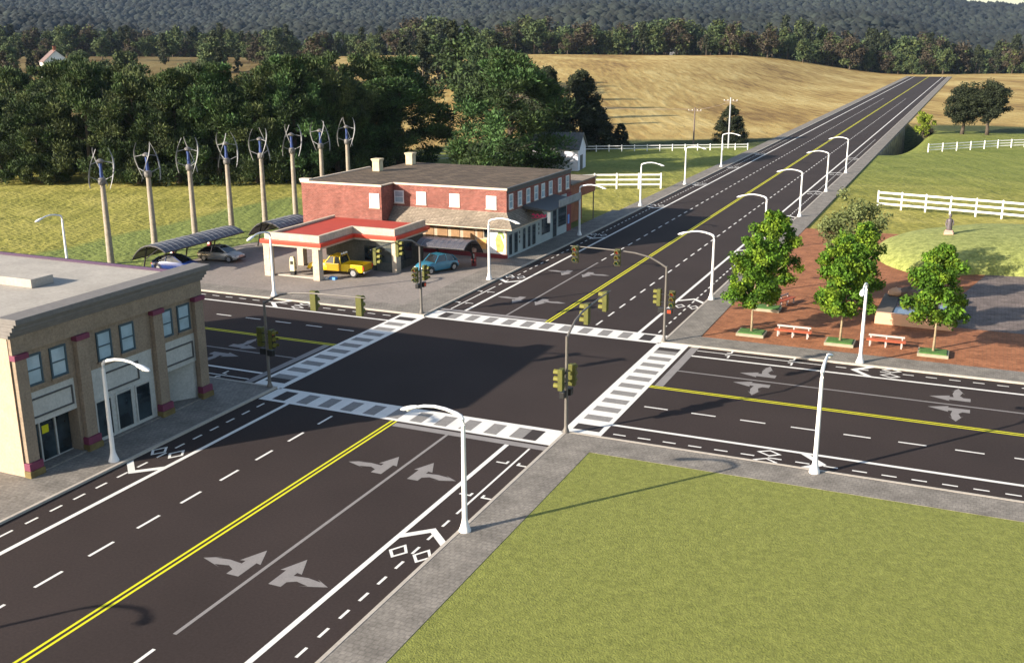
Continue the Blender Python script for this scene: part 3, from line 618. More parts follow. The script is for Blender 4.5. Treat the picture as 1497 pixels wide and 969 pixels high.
# ground floor south
b = MB(); b.box(-24.0,-11.99,30.55,30.597,.46,3.25); wb(b, 'shopfront', 'cream', B)
b = MB(); b.box(-24.0,-11.9,30.5,30.597,.06,.455); wb(b, 'base_band', 'reddark', B)
for x0, x1 in ((-20.6,-19.7),(-19.3,-18.2),(-17.8,-16.9),(-16.5,-15.3)):
    b = MB(); b.box(x0,x1,30.5,30.549,.7,2.75); wb(b, 'shop_panel', 'brownpanel', B)
b = MB(); b.box(-15.0,-14.45,30.5,30.549,1.9,2.7); wb(b, 'notice_board', 'brownpanel', B)
b = MB(); b.box(-15.05,-14.1,30.5,30.549,.85,1.75); wb(b, 'notice_board', 'mural', B)
b = MB(); b.box(-14.3,-13.95,30.5,30.549,2.0,2.7); wb(b, 'shop_window', 'glassdark', B)
b = MB(); b.box(-13.75,-12.1,30.52,30.549,.5,2.75); mu = wb(b, 'mural', 'signwhite', B)
b = MB(); b.ext([(-13.0,30.518,.65),(-12.35,30.518,.7),(-12.2,30.518,1.3),(-12.45,30.518,1.9),(-12.6,30.518,2.3),(-12.95,30.518,2.35),(-13.15,30.518,1.8),(-13.05,30.518,1.2)], (0,-.012,0)); wb(b, 'painted_figure', 'mural', mu)
b = MB(); b.ext([(-12.9,30.518,2.36),(-12.5,30.518,2.32),(-12.25,30.518,1.8),(-12.15,30.518,2.2),(-12.4,30.518,2.62),(-12.8,30.518,2.65)], (0,-.012,0)); wb(b, 'painted_leaf', 'muralgreen', mu)
# ground floor east
b = MB(); b.box(-11.997,-11.93,30.62,46.1,.1,4.2); wb(b, 'shopfront', 'shopgrey', B)
b = MB(); b.box(-11.997,-11.9,46.12,47.4,.1,4.2); wb(b, 'shopfront', 'reddark', B)
for y0, y1, z0, z1 in ((30.85,31.6,.35,2.3),(32.1,32.95,.35,2.3),(34.15,34.85,.35,2.35),(35.4,36.1,.35,2.35),(36.5,37.4,.35,2.35),(39.0,41.3,.9,2.5),(42.0,43.1,.15,3.1),(43.5,45.9,1.0,3.1)):
    b = MB(); b.box(-11.928,-11.90,y0,y1,z0,z1); g = wb(b, 'shop_window', 'glassdark', B)
    b = MB(); b.box(-11.928,-11.87,y0-.07,y0-.002,z0-.05,z1+.07); b.box(-11.928,-11.87,y1+.002,y1+.07,z0-.05,z1+.07); b.box(-11.928,-11.87,y0,y1,z1+.002,z1+.07); wb(b, 'frame', 'shopgrey', g)
for y0 in (33.35, 38.2):
    for z0 in (1.1,1.55,2.0): b = MB(); b.box(-11.928,-11.915,y0,y0+.25,z0,z0+.28); wb(b, 'sign_mark', 'black', B)
b = MB(); b.box(-11.898,-11.88,46.35,46.85,.9,1.9); wb(b, 'poster', 'bagblue', B)
# awning with sign board
b = MB(); b.add([(-11.9,34.2,4.62),(-9.1,34.2,4.25),(-9.1,42.4,4.25),(-11.9,42.4,4.62),(-11.9,34.2,4.3),(-9.1,34.2,4.13),(-9.1,42.4,4.13),(-11.9,42.4,4.3)], [(0,1,2,3),(4,7,6,5),(0,4,5,1),(1,5,6,2),(2,6,7,3),(3,7,4,0)])
aw = wb(b, 'awning', 'framegrey', B)
b = MB(); b.box(-9.12,-9.0,36.6,42.6,4.26,4.95); wb(b, 'sign_board', 'awngrey', aw)
b = MB(); b.tube([(-11.9,34.3,3.3),(-11.5,34.3,4.3)],.04,6); b.tube([(-11.9,42.2,3.3),(-11.5,42.2,4.3)],.04,6); wb(b, 'bracket', 'black', aw)
b = MB(); b.box(-9.42,-9.12,34.35,34.5,3.05,4.10); wb(b, 'hanging_sign', 'signwhite', aw, bevel=.02)
b = MB(); px = []
for i in range(13): px.append((-11.0+.12*i, 34.42, 3.72+.12*sin(i*1.7)))
b.tube(px, .085, 6); b.tube([(-11.05,34.43,3.45),(-10.3,34.43,3.5),(-9.6,34.43,3.62)], .05, 6); wb(b, 'red_script_sign', 'signred', aw)
# north annex: brick band over open bay
b = MB(); b.box(-17.5,-12.0,47.45,55.4,3.3,4.85); b.box(-17.5,-13.6,47.45,55.4,0,3.3); an = wb(b, 'annex_wall', 'brickorange', B)
b = MB(); b.box(-17.7,-11.85,47.45,55.6,4.852,5.0); wb(b, 'annex_roof', 'shingletan', an)
b = MB(); b.tube([(-12.1,55.1,.1),(-12.1,55.1,3.3)],.07,8); wb(b, 'annex_post', 'pole', an)

# ------------------------------------------------------------------ filling station
B = thing('filling_station', 'filling station with L-shaped flat red roof and cream stone pillars', 'building', (-23,20,0))
outl = [(-28.9,15.6),(-22.6,15.6),(-22.6,20.9),(-18.3,20.9),(-18.3,27.2),(-28.9,27.2)]
def inset(p, d):
    x0,y0 = p[0]; return [(-28.9+d,15.6+d),(-22.6-d,15.6+d),(-22.6-d,20.9+d),(-18.3-d,20.9+d),(-18.3-d,27.2-d),(-28.9+d,27.2-d)]
b = MB(); b.prism(inset(outl,.15), 2.82, 3.02); wb(b, 'canopy_soffit', 'stonecream', B)
b = MB(); b.prism(outl, 3.022, 3.34); wb(b, 'red_band', 'redband', B, bevel=.02)
b = MB(); o_ = inset(outl,.3); i_ = inset(outl,.62); n = 6
for j in range(n):
    k2 = (j+1) % n
    if j == 4: continue
    b.prism([o_[j],o_[k2],i_[k2],i_[j]], 3.342, 3.95 if j != 5 else 3.8)
wb(b, 'parapet', 'stonecream', B)
b = MB(); b.prism(i_, 3.343, 3.62); wb(b, 'roof', 'redroof', B)
for x, y in ((-28.4,16.1),(-23.3,16.1),(-28.3,20.9)):
    b = MB(); b.box(x-.32,x+.32,y-.32,y+.32,.06,2.818); wb(b, 'pillar', 'stonecream', B, bevel=.02)
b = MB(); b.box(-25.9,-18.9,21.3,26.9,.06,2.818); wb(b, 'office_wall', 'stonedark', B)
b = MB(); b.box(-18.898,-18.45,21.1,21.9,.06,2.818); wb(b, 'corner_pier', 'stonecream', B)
b = MB(); b.box(-21.8,-20.6,21.24,21.297,.1,2.3); dr = wb(b, 'door', 'glassdark', B)
b = MB(); b.box(-20.2,-19.0,21.24,21.297,.9,2.2); wb(b, 'window', 'glassdark', B)
b = MB(); b.box(-18.897,-18.84,22.2,24.6,.8,2.2); wb(b, 'window', 'glassdark', B)
b = MB(); b.box(-27.9,-22.9,16.3,17.0,.062,.17); island = wb(b, 'pump_island', 'kerb', B, bevel=.02)
def pump(label, loc, body='plastic_white', top='plastic_white'):
    t = thing('fuel_pump', label, 'fuel pump', loc)
    b = MB(); b.box(-.22,.22,-.16,.16,0,.35); b.build('base', 'black', t)
    b = MB(); b.box(-.24,.24,-.18,.18,.352,1.35); b.build('cabinet', body, t, bevel=.03)
    b = MB(); b.ext([(-.2,-.15,1.352),(.2,-.15,1.352),(.2,-.15,1.5),(.12,-.15,1.62),(-.12,-.15,1.62),(-.2,-.15,1.5)], (0,.3,0)); b.build('top_panel', top, t); b = MB(); b.box(-.16,.16,-.195,-.182,.95,1.25); b.build('display', 'black', t)
    b = MB(); b.tube([(.25,0,1.1),(.36,0,.9),(.34,0,.5),(.27,0,.75)], .02, 6); b.build('hose', 'black', t)
    return t
pump('white fuel pump with rounded top on the island under the red-roofed canopy', (-26.3,16.65,.17))
def charger(label, loc):
    t = thing('charging_post', label, 'charging post', loc)
    b = MB(); b.box(-.2,.2,-.14,.14,0,1.3); b.build('cabinet', 'reddark', t, bevel=.03)
    b = MB(); b.lathe([(.24,1.302),(.27,1.45),(.24,1.62),(.05,1.7)], n=12); b.build('globe', 'pink', t, smooth=True)
    b = MB(); b.box(-.12,.12,-.16,-.142,.75,1.15); b.build('screen', 'signwhite', t)
    return t
charger('small post beside the dark blue car under the solar canopy', (-41.0,18.0,-.05)); charger('small post behind the silver car under the solar canopy', (-41.0,23.3,-.05))
charger('red and white post at the rear of the light blue car', (-13.5,26.6,.06))

# crate pile by the truck
def crate(label, loc, w, h, m):
    b = MB(); b.box(-w,w,-.2,.2,0,.04); b.box(-w,w,-.2,-.17,.04,h); b.box(-w,w,.17,.2,.04,h); b.box(-w,-w+.03,-.17,.17,.04,h); b.box(w-.03,w,-.17,.17,.04,h)
    tag(b.build('crate', m, loc=loc), label, 'crate')
crate('low blue crate on the ground beside the rear wheel of the yellow pickup', (-22.3,16.85,.06), .3, .24, 'bagblue'); crate('low white crate beside the blue crate and the yellow pickup', (-23.0,16.7,.06), .26, .18, 'signwhite')

# ------------------------------------------------------------------ solar carports
def carport(label, loc, rz, L_, n=1, group='curved solar canopies over the parking bays'):
    """arched canopy: long axis local Y, high edge at +X, low edge at -X, legs near the low side"""
    t = thing('solar_canopy', label, 'solar canopy', loc, rz, group)
    prof = [(1.9,2.22),(1.45,2.5),(.9,2.68),(.3,2.74),(-.3,2.66),(-.85,2.44),(-1.35,2.08),(-1.8,1.6),(-2.0,1.3)]
    for k in range(n):
        y0 = k*(L_+.12); b = MB()
        for i in range(len(prof)-1):
            (xa,za),(xb,zb) = prof[i], prof[i+1]
            b.ext([(xa,y0,za),(xb,y0,zb),(xb,y0,zb-.05),(xa,y0,za-.05)], (0,L_,0))
        b.build('solar_roof', 'solar', t)
        fr = MB()
        for yy in (y0+.02, y0+L_*.5, y0+L_-.02): fr.tube([(x,yy,z-.1) for x,z in prof], .055, 6)
        for i in (0,3,6,8): fr.tube([(prof[i][0],y0,prof[i][1]-.07),(prof[i][0],y0+L_,prof[i][1]-.07)], .035, 6)
        gr = MB()
        for j in range(1, 8): yy = y0+L_*j/8; gr.tube([(x,yy,z+.012) for x,z in prof], .015, 4)
        gr.build('panel_joints', 'rim', t)
        fr.build('frame', 'darkmetal', t)
        for yy in (y0+.7, y0+L_-.7):
            b = MB(); b.tube([(-1.5,yy,0),(-1.15,yy,1.2),(-.8,yy,2.4)], [.08,.07,.06], 8); b.tube([(-1.15,yy,1.2),(.9,yy,2.55)], .045, 6); b.build('leg', 'darkmetal', t, smooth=True)
    return t
carport('double bay arched solar canopy over the dark blue and silver cars', (-38.4,12.2,-.02), 0, 5.4, 2)
carport('arched solar canopy partly hidden behind the red-roofed filling station', (-36.3,26.0,0), 0, 5.2)
carport('arched solar canopy over the light blue car in front of the brick building', (-17.7,25.1,.05), -pi/2, 4.9)

# ------------------------------------------------------------------ cars
def loft(b, secs):
    """secs: (x, halfwidth_bottom, halfwidth_mid, z0, zmid, z1, halfwidth_top)"""
    rings = []
    for (x, wb_, wm, z0, zm, z1, wt) in secs:
        h = [(-wb_,z0),(-wm,z0+(zm-z0)*.35),(-wm,zm),(-wt-.0,z1-.02),(-wt*.8,z1),(0,z1+.015),(wt*.8,z1),(wt,z1-.02),(wm,zm),(wm,z0+(zm-z0)*.35),(wb_,z0)]
        rings.append([(x,y,z) for y,z in h])
    n = len(rings[0]); vs = [v for r in rings for v in r]; fs = []
    for i in range(len(rings)-1):
        for j in range(n): fs.append((i*n+j,(i+1)*n+j,(i+1)*n+(j+1)%n,i*n+(j+1)%n))
    fs += [tuple(range(n)), tuple(reversed(range((len(rings)-1)*n, len(rings)*n)))]
    b.add(vs, fs)
def add_wheels(t, xs, half, r, w=.2, rim='rim'):
    for x in xs:
        for sgn in (-1,1):
            b = MB(); b.wheel((0,0,0), r, w, 20); wh = b.build('wheel', 'tyre', t, loc=(x, sgn*(half-w/2+.01), r), smooth=True)
            b = MB(); b.wheel((0,sgn*(w/2+.0),0), r*.64, .03, 16); b.wheel((0,sgn*(w/2+.018),0), r*.2, .03, 10); b.build('rim', rim, wh)
            b = MB()
            n = 14; pts = []
            for j in range(n+1): a = -.15+(pi+.3)*j/n; pts.append((x+(r+.07)*cos(a), sgn*(half-.02), r+(r+.07)*sin(a)))
            b.tube(pts, .045, 6); b.build('wheel_arch', 'black', t)
def car(name, label, loc, rz, paint, style='sedan', cat='car', group=None):
    t = thing(name, label, cat, loc, rz, group)
    hw = .86
    if style == 'old':   # rounded older car
        S = [(-2.05,.45,.5,.42,.55,.62,.42),(-1.95,.72,.76,.3,.6,.78,.66),(-1.5,.78,.83,.26,.66,.93,.72),(-.6,.8,.86,.25,.7,.98,.78),(.4,.8,.86,.25,.7,.98,.78),(1.0,.78,.84,.25,.68,.98,.70),(1.6,.74,.8,.28,.66,.93,.62),(2.0,.62,.66,.34,.58,.80,.48),(2.12,.4,.44,.42,.52,.62,.3)]
        cab = [(-1.75,.66,.98),(-1.3,.62,1.40),(-.5,.60,1.56),(.25,.60,1.52),(.85,.66,.99)]
    else:
        S = [(-2.1,.5,.56,.42,.56,.66,.5),(-2.0,.74,.8,.28,.62,.84,.7),(-1.5,.8,.86,.24,.66,.92,.76),(-.5,.8,.87,.22,.68,.93,.8),(.5,.8,.87,.22,.68,.92,.8),(1.1,.8,.86,.23,.66,.90,.76),(1.8,.76,.82,.26,.6,.80,.68),(2.1,.66,.7,.32,.52,.66,.52),(2.2,.5,.54,.4,.48,.54,.4)]
        cab = [(-1.9,.66,.9),(-1.25,.60,1.34),(-.5,.58,1.44),(.2,.58,1.40),(1.15,.68,.9)]
    b = MB(); loft(b, S); body = b.build('body', paint, t, smooth=True)
    # greenhouse
    b = MB(); zb = .9; pts = []
    n = len(cab)
    top = [(x, w, z) for x, w, z in cab]
    vs = []; fs = []
    for x, w, z in top: vs += [(x,-w,z),(x,w,z)]
    for x, w, z in top: vs += [(x,-hw+.08,zb),(x,hw-.08,zb)]
    o_ = 2*n
    for i in range(n-1):
        fs += [(2*i,2*i+1,2*i+3,2*i+2),(2*i,2*i+2,o_+2*i+2,o_+2*i),(2*i+1,o_+2*i+1,o_+2*i+3,2*i+3)]
    b.add(vs, fs); b.build('windows', 'carglass', t)
    b = MB()   # roof skin and pillars
    for i in range(1, n-2):
        (xa,wa,za),(xb,wb2,zb2) = top[i], top[i+1]
        b.add([(xa,-wa,za+.012),(xa,wa,za+.012),(xb,wb2,zb2+.012),(xb,-wb2,zb2+.012),(xa,-wa-.01,za-.06),(xa,wa+.01,za-.06),(xb,wb2+.01,zb2-.06),(xb,-wb2-.01,zb2-.06)], [(0,1,2,3),(0,3,7,4),(1,5,6,2)])
    for sgn in (-1,1):
        for (xa,wa,za),(xb,zb3) in ((top[1],(top[0][0],.9)),(top[-2],(top[-1][0],.9)),(top[2],(top[2][0]-.05,.9))):
            b.tube([(xa,sgn*wa,za),(xb,sgn*(hw-.07),zb3)], .045, 6)
    b.build('roof', paint, t)
    for sgn in (-1,1):
        f = S[-2]; b = MB(); b.box(f[0]-.02,f[0]+.10,sgn*.5-.13,sgn*.5+.13,.50,.64); b.build('headlight', 'lightwhite', t, bevel=.02)
        f = S[1]; b = MB(); b.box(f[0]-.09,f[0]+.02,sgn*.6-.13,sgn*.6+.13,.60,.76); b.build('taillight', 'lightred', t, bevel=.02)
    b = MB(); b.box(S[-1][0]-.06,S[-1][0]+.06,-.7,.7,.3,.42); b.build('bumper', 'chrome' if style == 'old' else 'black', t, bevel=.03)
    b = MB(); b.box(S[0][0]-.05,S[0][0]+.06,-.7,.7,.32,.44); b.build('bumper', 'chrome' if style == 'old' else 'black', t, bevel=.03)
    add_wheels(t, (-1.32,1.36), hw, .32)
    return t
CG = 'cars parked near the filling station'
car('parked_car', 'dark blue car parked under the left solar canopy behind the flat roof', (-37.7,14.7,.0), RAD(8), 'carblue', group=CG)
car('parked_car', 'silver car parked under the far bay of the left solar canopy', (-36.6,19.6,.06), RAD(6), 'carsilver', group=CG)
car('parked_car', 'light blue rounded car parked under the canopy before the brick building', (-15.6,23.3,.07), RAD(-112), 'carteal', 'old', group=CG)
# yellow pickup, nose toward -X
t = thing('pickup_truck', 'bright yellow pickup truck with open bed under the red-roofed canopy', 'pickup truck', (-22.9,18.75,.07), RAD(184))
b = MB(); loft(b, [(.75,.85,.9,.5,.8,1.12,.84),(1.2,.85,.9,.5,.8,1.12,.82),(2.3,.83,.88,.5,.78,1.05,.76),(2.75,.7,.76,.5,.7,.9,.6)]); b.build('hood', 'caryellow', t, smooth=True)
b = MB(); b.box(-.65,.9,-.88,.88,.48,1.15); b.build('door', 'cargold', t, bevel=.04)
b = MB(); b.add([(-.6,-.8,1.15),(-.6,.8,1.15),(.95,.8,1.15),(.95,-.8,1.15),(-.45,-.66,1.72),(-.45,.66,1.72),(.45,.66,1.72),(.45,-.66,1.72)], [(0,1,5,4),(1,2,6,5),(2,3,7,6),(3,0,4,7),(4,5,6,7)]); b.build('windows', 'carglass', t)
b = MB(); b.box(-.5,.5,-.70,.70,1.72,1.80)
for sg in (-1,1):
    b.tube([(.47,sg*.68,1.74),(.95,sg*.82,1.15)], .045, 6); b.tube([(-.47,sg*.68,1.74),(-.6,sg*.82,1.15)], .06, 6); b.tube([(.05,sg*.68,1.74),(.05,sg*.82,1.15)], .045, 6)
b.build('cab_roof', 'caryellow', t, bevel=.02)
b = MB(); b.box(-2.75,-.68,-.9,-.80,.5,1.14); b.box(-2.75,-.68,.80,.9,.5,1.14); b.box(-2.75,-.68,-.798,.798,.55,.65); b.box(-.75,-.68,-.798,.798,.65,1.14); b.build('cargo_bed', 'caryellow', t, bevel=.02)
b = MB(); b.box(-2.83,-2.76,-.86,.86,.6,1.13); b.build('tailgate', 'cargold', t, bevel=.02)
b = MB(); b.tube([(-.6,-.6,1.15),(-.6,-.6,1.86),(-.6,.6,1.86),(-.6,.6,1.15)], .04, 8); rb = b.build('roll_bar', 'black', t)
for yy in (-.4,0,.4): b = MB(); b.wheel((-.55,yy,1.95), .09, .14, 10, axis='x'); b.build('spot_lamp', 'lightwhite', rb)
b = MB(); b.box(-2.95,-2.8,-.85,.85,.42,.56); b.build('bumper', 'chrome', t, bevel=.03); b = MB(); b.box(2.72,2.86,-.8,.8,.42,.58); b.build('bumper', 'chrome', t, bevel=.03)
for sg in (-1,1):
    b = MB(); b.box(-2.86,-2.74,sg*.8-.09,sg*.8+.09,.72,1.02); b.build('taillight', 'lightred', t); b = MB(); b.wheel((2.74,sg*.55,.75), .1, .08, 12, axis='x'); b.build('headlight', 'lightwhite', t)
add_wheels(t, (-1.85,1.85), .92, .40, .26)

# ------------------------------------------------------------------ wind turbines
def make_turbine():
    t = thing('wind_turbine', 'x', 'wind turbine')
    b = MB(); b.lathe([(.34,-.3),(.32,.1),(.28,3),(.24,6),(.22,7.35)], n=16); b.build('pole', 'turbpole', t, smooth=True)
    b = MB(); b.lathe([(.23,7.352),(.34,7.45),(.36,7.75),(.32,7.98),(.2,8.05)], n=14); b.build('lower_collar', 'turbgrey', t, smooth=True)
    b = MB(); b.lathe([(.15,8.052),(.17,8.3),(.12,8.8),(.15,9.35)], n=14); b.build('generator_core', 'blue', t, smooth=True)
    b = MB(); b.lathe([(.2,9.352),(.34,9.45),(.34,9.6),(.12,9.75)], n=14); b.build('upper_collar', 'turbgrey', t, smooth=True)
    for k in range(3):
        a0 = 2*pi*k/3; pts = []; n = 16
        for i in range(n+1):
            u = i/n; a = a0+1.15*(u-.5); r = 1.2*math.sqrt(max(0,1-(2*u-1)**2*(.55 if u > .5 else .2)))
            pts.append((r*cos(a), r*sin(a), 7.1+3.6*u))
        b = MB(); b.tube(pts, [.03+.025*sin(pi*i/n) for i in range(n+1)], 6, flatten=(1.4,.6)); b.tube([(.2*cos(a0-.3),.2*sin(a0-.3),7.8), pts[5]], .04, 6); b.tube([(.15*cos(a0+.2),.15*sin(a0+.2),9.55), pts[10]], .04, 6)
        b.build('blade', 'blade', t, smooth=True)
    return t
TG = 'vertical axis wind turbines in a row on the grass'
lab = ['nearest wind turbine of the row, at its left end on open grass','wind turbine behind the dark blue car and its canopy','wind turbine behind the middle of the double solar canopy','wind turbine at the right end of the double solar canopy',
 'wind turbine on the grass between the two solar canopies','wind turbine just left of the brick building','wind turbine whose pole is cut by the left corner of the brick building','last wind turbine of the row, nearest the first chimney']
T0 = make_turbine()
for k in range(8):
    loc = (-45.45, 14.7+5.88*k, -.05)
    if k == 0: T0.location = loc; T0['label'] = lab[0]; T0['group'] = TG; T0.rotation_euler = (0,0,.4)
    else: dup(T0, loc, .4+.83*k, lab[k], TG)

# ------------------------------------------------------------------ fences
def fence(label, pts, h, n, rails=3, post=.09, group='white rail fences'):
    x0, y0 = pts[0]
    t = thing('rail_fence', label, 'fence', (x0,y0,float(terr(x0,y0))), 0, group)
    P = []
    for i in range(len(pts)-1):
        for j in range(n[i]):
            u = j/n[i]; P.append((pts[i][0]*(1-u)+pts[i+1][0]*u, pts[i][1]*(1-u)+pts[i+1][1]*u))
    P.append(pts[-1]); zb = [float(terr(x,y)) for x,y in P]
    for (x,y), z in zip(P, zb):
        b = MB(); b.box(x-post,x+post,y-post,y+post,z-.3,z+h); b.add([(x-post-.02,y-post-.02,z+h),(x+post+.02,y-post-.02,z+h),(x+post+.02,y+post+.02,z+h),(x-post-.02,y+post+.02,z+h),(x,y,z+h+.1)], [(0,1,4),(1,2,4),(2,3,4),(3,0,4),(3,2,1,0)])
        wb(b, 'post', 'fence', t)
    for i in range(len(P)-1):
        (xa,ya),(xb,yb) = P[i],P[i+1]; l = math.hypot(xb-xa,yb-ya); dx,dy = (xb-xa)/l,(yb-ya)/l; nx_,ny_ = -dy*.025, dx*.025
        b = MB()
        for r in range(rails):
            zc = h*(.92-.32*r if rails == 3 else .88-.42*r); hh = .075*h/1.4
            a = [(xa-nx_,ya-ny_,zb[i]+zc-hh),(xb-nx_,yb-ny_,zb[i+1]+zc-hh),(xb-nx_,yb-ny_,zb[i+1]+zc+hh),(xa-nx_,ya-ny_,zb[i]+zc+hh)]
            b.ext(a, (2*nx_,2*ny_,0))
        wb(b, 'rails', 'fence', t)
    return t
fence('white three-rail fence crossing the pasture behind the brick plaza', [(17.1,76.6),(30.9,73.6),(52,68.6)], 2.1, [5,6])
fence('distant white rail fence on the green slope below the two dark trees', [(19.4,147.6),(31,160.3),(52,178)], 1.5, [5,9])
fence('white three-rail fence ending at the road just past the brick building', [(-31,70.2),(-20.6,79.6),(-12.2,83.4)], 2.1, [4,3])
fence('long thin white fence across the far edge of the left pasture', [(-41,124),(-11.8,140.3)], 1.15, [14], 2, .07)
fence('short piece of white fence between the two big tree crowns', [(-60,99.5),(-48,110)], 1.6, [5], 3, .08)

# ------------------------------------------------------------------ barn, far houses, poles
t = thing('barn', 'small white barn with grey metal roof at the edge of the big tree', 'barn', (-34.3,99.5,-.07), RAD(8))
b = MB(); b.box(-3.2,4.2,-2.4,3.4,0,3.5); b.add([(4.2,-2.4,3.5),(4.2,3.4,3.5),(4.2,.5,5.6)], [(0,1,2)]); b.add([(-3.2,-2.4,3.5),(-3.2,3.4,3.5),(-3.2,.5,5.6)], [(0,2,1)]); b.build('wall', 'barnwall', t)
b = MB()
b.add([(-3.5,-2.8,3.35),(4.5,-2.8,3.35),(4.5,.5,5.75),(-3.5,.5,5.75),(-3.5,3.8,3.35),(4.5,3.8,3.35),(-3.5,-2.8,3.25),(4.5,-2.8,3.25),(4.5,.5,5.65),(-3.5,.5,5.65),(-3.5,3.8,3.25),(4.5,3.8,3.25)], [(0,1,2,3),(3,2,5,4),(6,9,8,7),(9,10,11,8),(0,6,7,1),(1,7,8,2),(2,8,11,5),(4,5,11,10),(0,3,9,6),(3,4,10,9)])
for j in range(17): x = -3.4+j*.49; b.tube([(x,-2.8,3.38),(x,.5,5.78)], .05, 4)
b.build('roof', 'barnroof', t)
b = MB(); b.box(4.2,4.26,-.9,.9,0,2.3); b.build('door', 'framegrey', t)
def house(label, px, d_, w, h, wallm, roofm, rz=.3, z=None):
    pass
def at(px, py, d_):
    """world point on the ray of a photo pixel at a given forward depth (used once to fix a far object's real place)"""
    v = (px-748.5)/1517.78*r_-(py-484.5)/1517.78*u_+w_; k_ = d_/math.hypot(w_[0], w_[1]) if False else d_
    p = CAM+v*k_; return p
def far_house(label, x, y, L_, W_, H_, wallm, roofm, rz):
    z = float(terr(x,y)); t = thing('farmhouse', label, 'house', (x,y,z), rz)
    b = MB(); b.box(-L_/2,L_/2,-W_/2,W_/2,-1,H_); b.add([(L_/2,-W_/2,H_),(L_/2,W_/2,H_),(L_/2,0,H_+W_*.42)], [(0,1,2)]); b.add([(-L_/2,-W_/2,H_),(-L_/2,W_/2,H_),(-L_/2,0,H_+W_*.42)], [(0,2,1)]); b.build('wall', wallm, t)
    b = MB(); e = .4
    b.add([(-L_/2-e,-W_/2-e,H_-.3),(L_/2+e,-W_/2-e,H_-.3),(L_/2+e,0,H_+W_*.45),(-L_/2-e,0,H_+W_*.45),(-L_/2-e,W_/2+e,H_-.3),(L_/2+e,W_/2+e,H_-.3)], [(0,1,2,3),(3,2,5,4)]); b.build('roof', roofm, t)
    for j in (-.3,0,.3):
        b = MB(); b.box(L_*j-.5,L_*j+.5,-W_/2-.05,-W_/2-.01,1,H_*.7); b.build('window', 'glassdark', t)
    b = MB(); b.box(L_*.25-.5,L_*.25+.5,-.5,.5,H_,H_+W_*.45+1.4); b.build('chimney', 'housebrick', t)
hx_, hy_ = [float(CAM[i]+(r_[i]*(80-748.5)/1517.78+w_[i]+u_[i]*.26)*385) for i in (0,1)]
far_house('white gabled farmhouse with brown roof among the trees at the upper left', hx_, hy_, 11, 9, 6.0, 'signwhite', 'houseroof', RAD(-35))
far_house('grey roofed farmhouse on the ridge above the brick building chimneys', -378, 596, 22, 12, 6.5, 'awngrey', 'houseroof', RAD(20))
def utility(label, x, y, h, k):
    z = float(terr(x,y)); t = thing('utility_pole', label, 'utility pole', (x,y,z), 0, 'utility poles at the edge of the golden field')
    b = MB(); b.tube([(0,0,-.4),(0,0,h)], [.17,.12], 8); b.build('pole', k, t, smooth=True)
    b = MB(); b.box(-1.3,1.3,-.06,.06,h-.7,h-.55); ca = b.build('crossarm', 'wood', t)
    b = MB()
    for xx in (-1.2,-.5,.5,1.2): b.lathe([(.06,h-.55),(.07,h-.4),(.03,h-.33)], (xx,0), 6)
    b.build('insulators', 'signwhite', ca)
utility('brown utility pole left of the round cedar', -23.7, 146.5, 7.1, 'wood')
utility('taller pale utility pole in front of the round cedar', -15.7, 141.5, 9.4, 'steel')
b = MB(); wl = [(-23.7,146.5,6.6),(-19.7,144,6.7),(-15.7,141.5,8.6)]
for o3 in (-1.1, 1.1):
    pts = []
    for j in range(25): u = j/24; pts.append((-80+u*56.3+o3*.2, 170-u*23.5+o3, 6.75-1.6*sin(pi*u)+(1-u)*2))
    b.tube(pts, .022, 4)
    pts = []
    for j in range(9): u = j/8; pts.append((-23.7+8*u, 146.5-5*u+o3, 6.7+1.9*u-.3*sin(pi*u)))
    b.tube(pts, .022, 4)
tag(b.build('power_lines', 'wood'), 'thin sagging power lines strung from the brown utility pole past the dark cedars', 'power line')
# lattice tower in the far treeline
px_ = (-150.0, 590.0); z = float(terr(*px_)); t = thing('lattice_tower', 'pale steel lattice tower standing among the trees beyond the golden field', 'lattice tower', (px_[0],px_[1],z))
b = MB()
for sx in (-1,1):
    for sy in (-1,1): b.tube([(sx*2.2,sy*2.2,0),(sx*.4,sy*.4,19)], .16, 4)
for i in range(9):
    z0 = 2.1*i; w0 = 2.2-1.8*z0/19; z1 = z0+2.1; w1 = 2.2-1.8*z1/19
    for (a, c) in (((-1,-1),(1,-1)),((1,-1),(1,1)),((1,1),(-1,1)),((-1,1),(-1,-1))):
        b.tube([(a[0]*w0,a[1]*w0,z0),(c[0]*w1,c[1]*w1,z1)], .09, 4); b.tube([(c[0]*w0,c[1]*w0,z0),(a[0]*w1,a[1]*w1,z1)], .09, 4)
b.build('mast', 'steel', t)
b = MB(); b.tube([(-5,0,16),(0,0,16.6),(5,0,16)], .16, 4); b.tube([(-4,0,12.5),(4,0,12.5)], .12, 4); b.build('crossarm', 'steel', t)

# ------------------------------------------------------------------ retaining wall beside the raised road
b = MB(); ysw = np.arange(134, 206, 2.0); vs = []
for i, y in enumerate(ysw):
    vs += [(11.38,y,-.05),(11.62+.12*sin(y*1.3),y,-.12),(11.66+.16*sin(y*.9+1),y,-3.2),(11.9+.1*sin(y*1.7),y,-7.0)]
fs = []
for i in range(len(ysw)-1):
    for j in range(3): fs.append((4*i+j,4*i+4+j,4*i+5+j,4*i+1+j))
b.add(vs, fs); vs2 = vs[-4:]; b.add([vs2[0],vs2[1],vs2[2],vs2[3],(9,204,-7),(9,204,-.05)], [(0,1,2,3,4,5)])
tag(b.build('retaining_wall', 'stonewall', fix=False), 'mossy stone retaining wall under the right edge of the raised road', 'wall')
b = MB()
for y0 in np.arange(206, 548, 8.0): pass
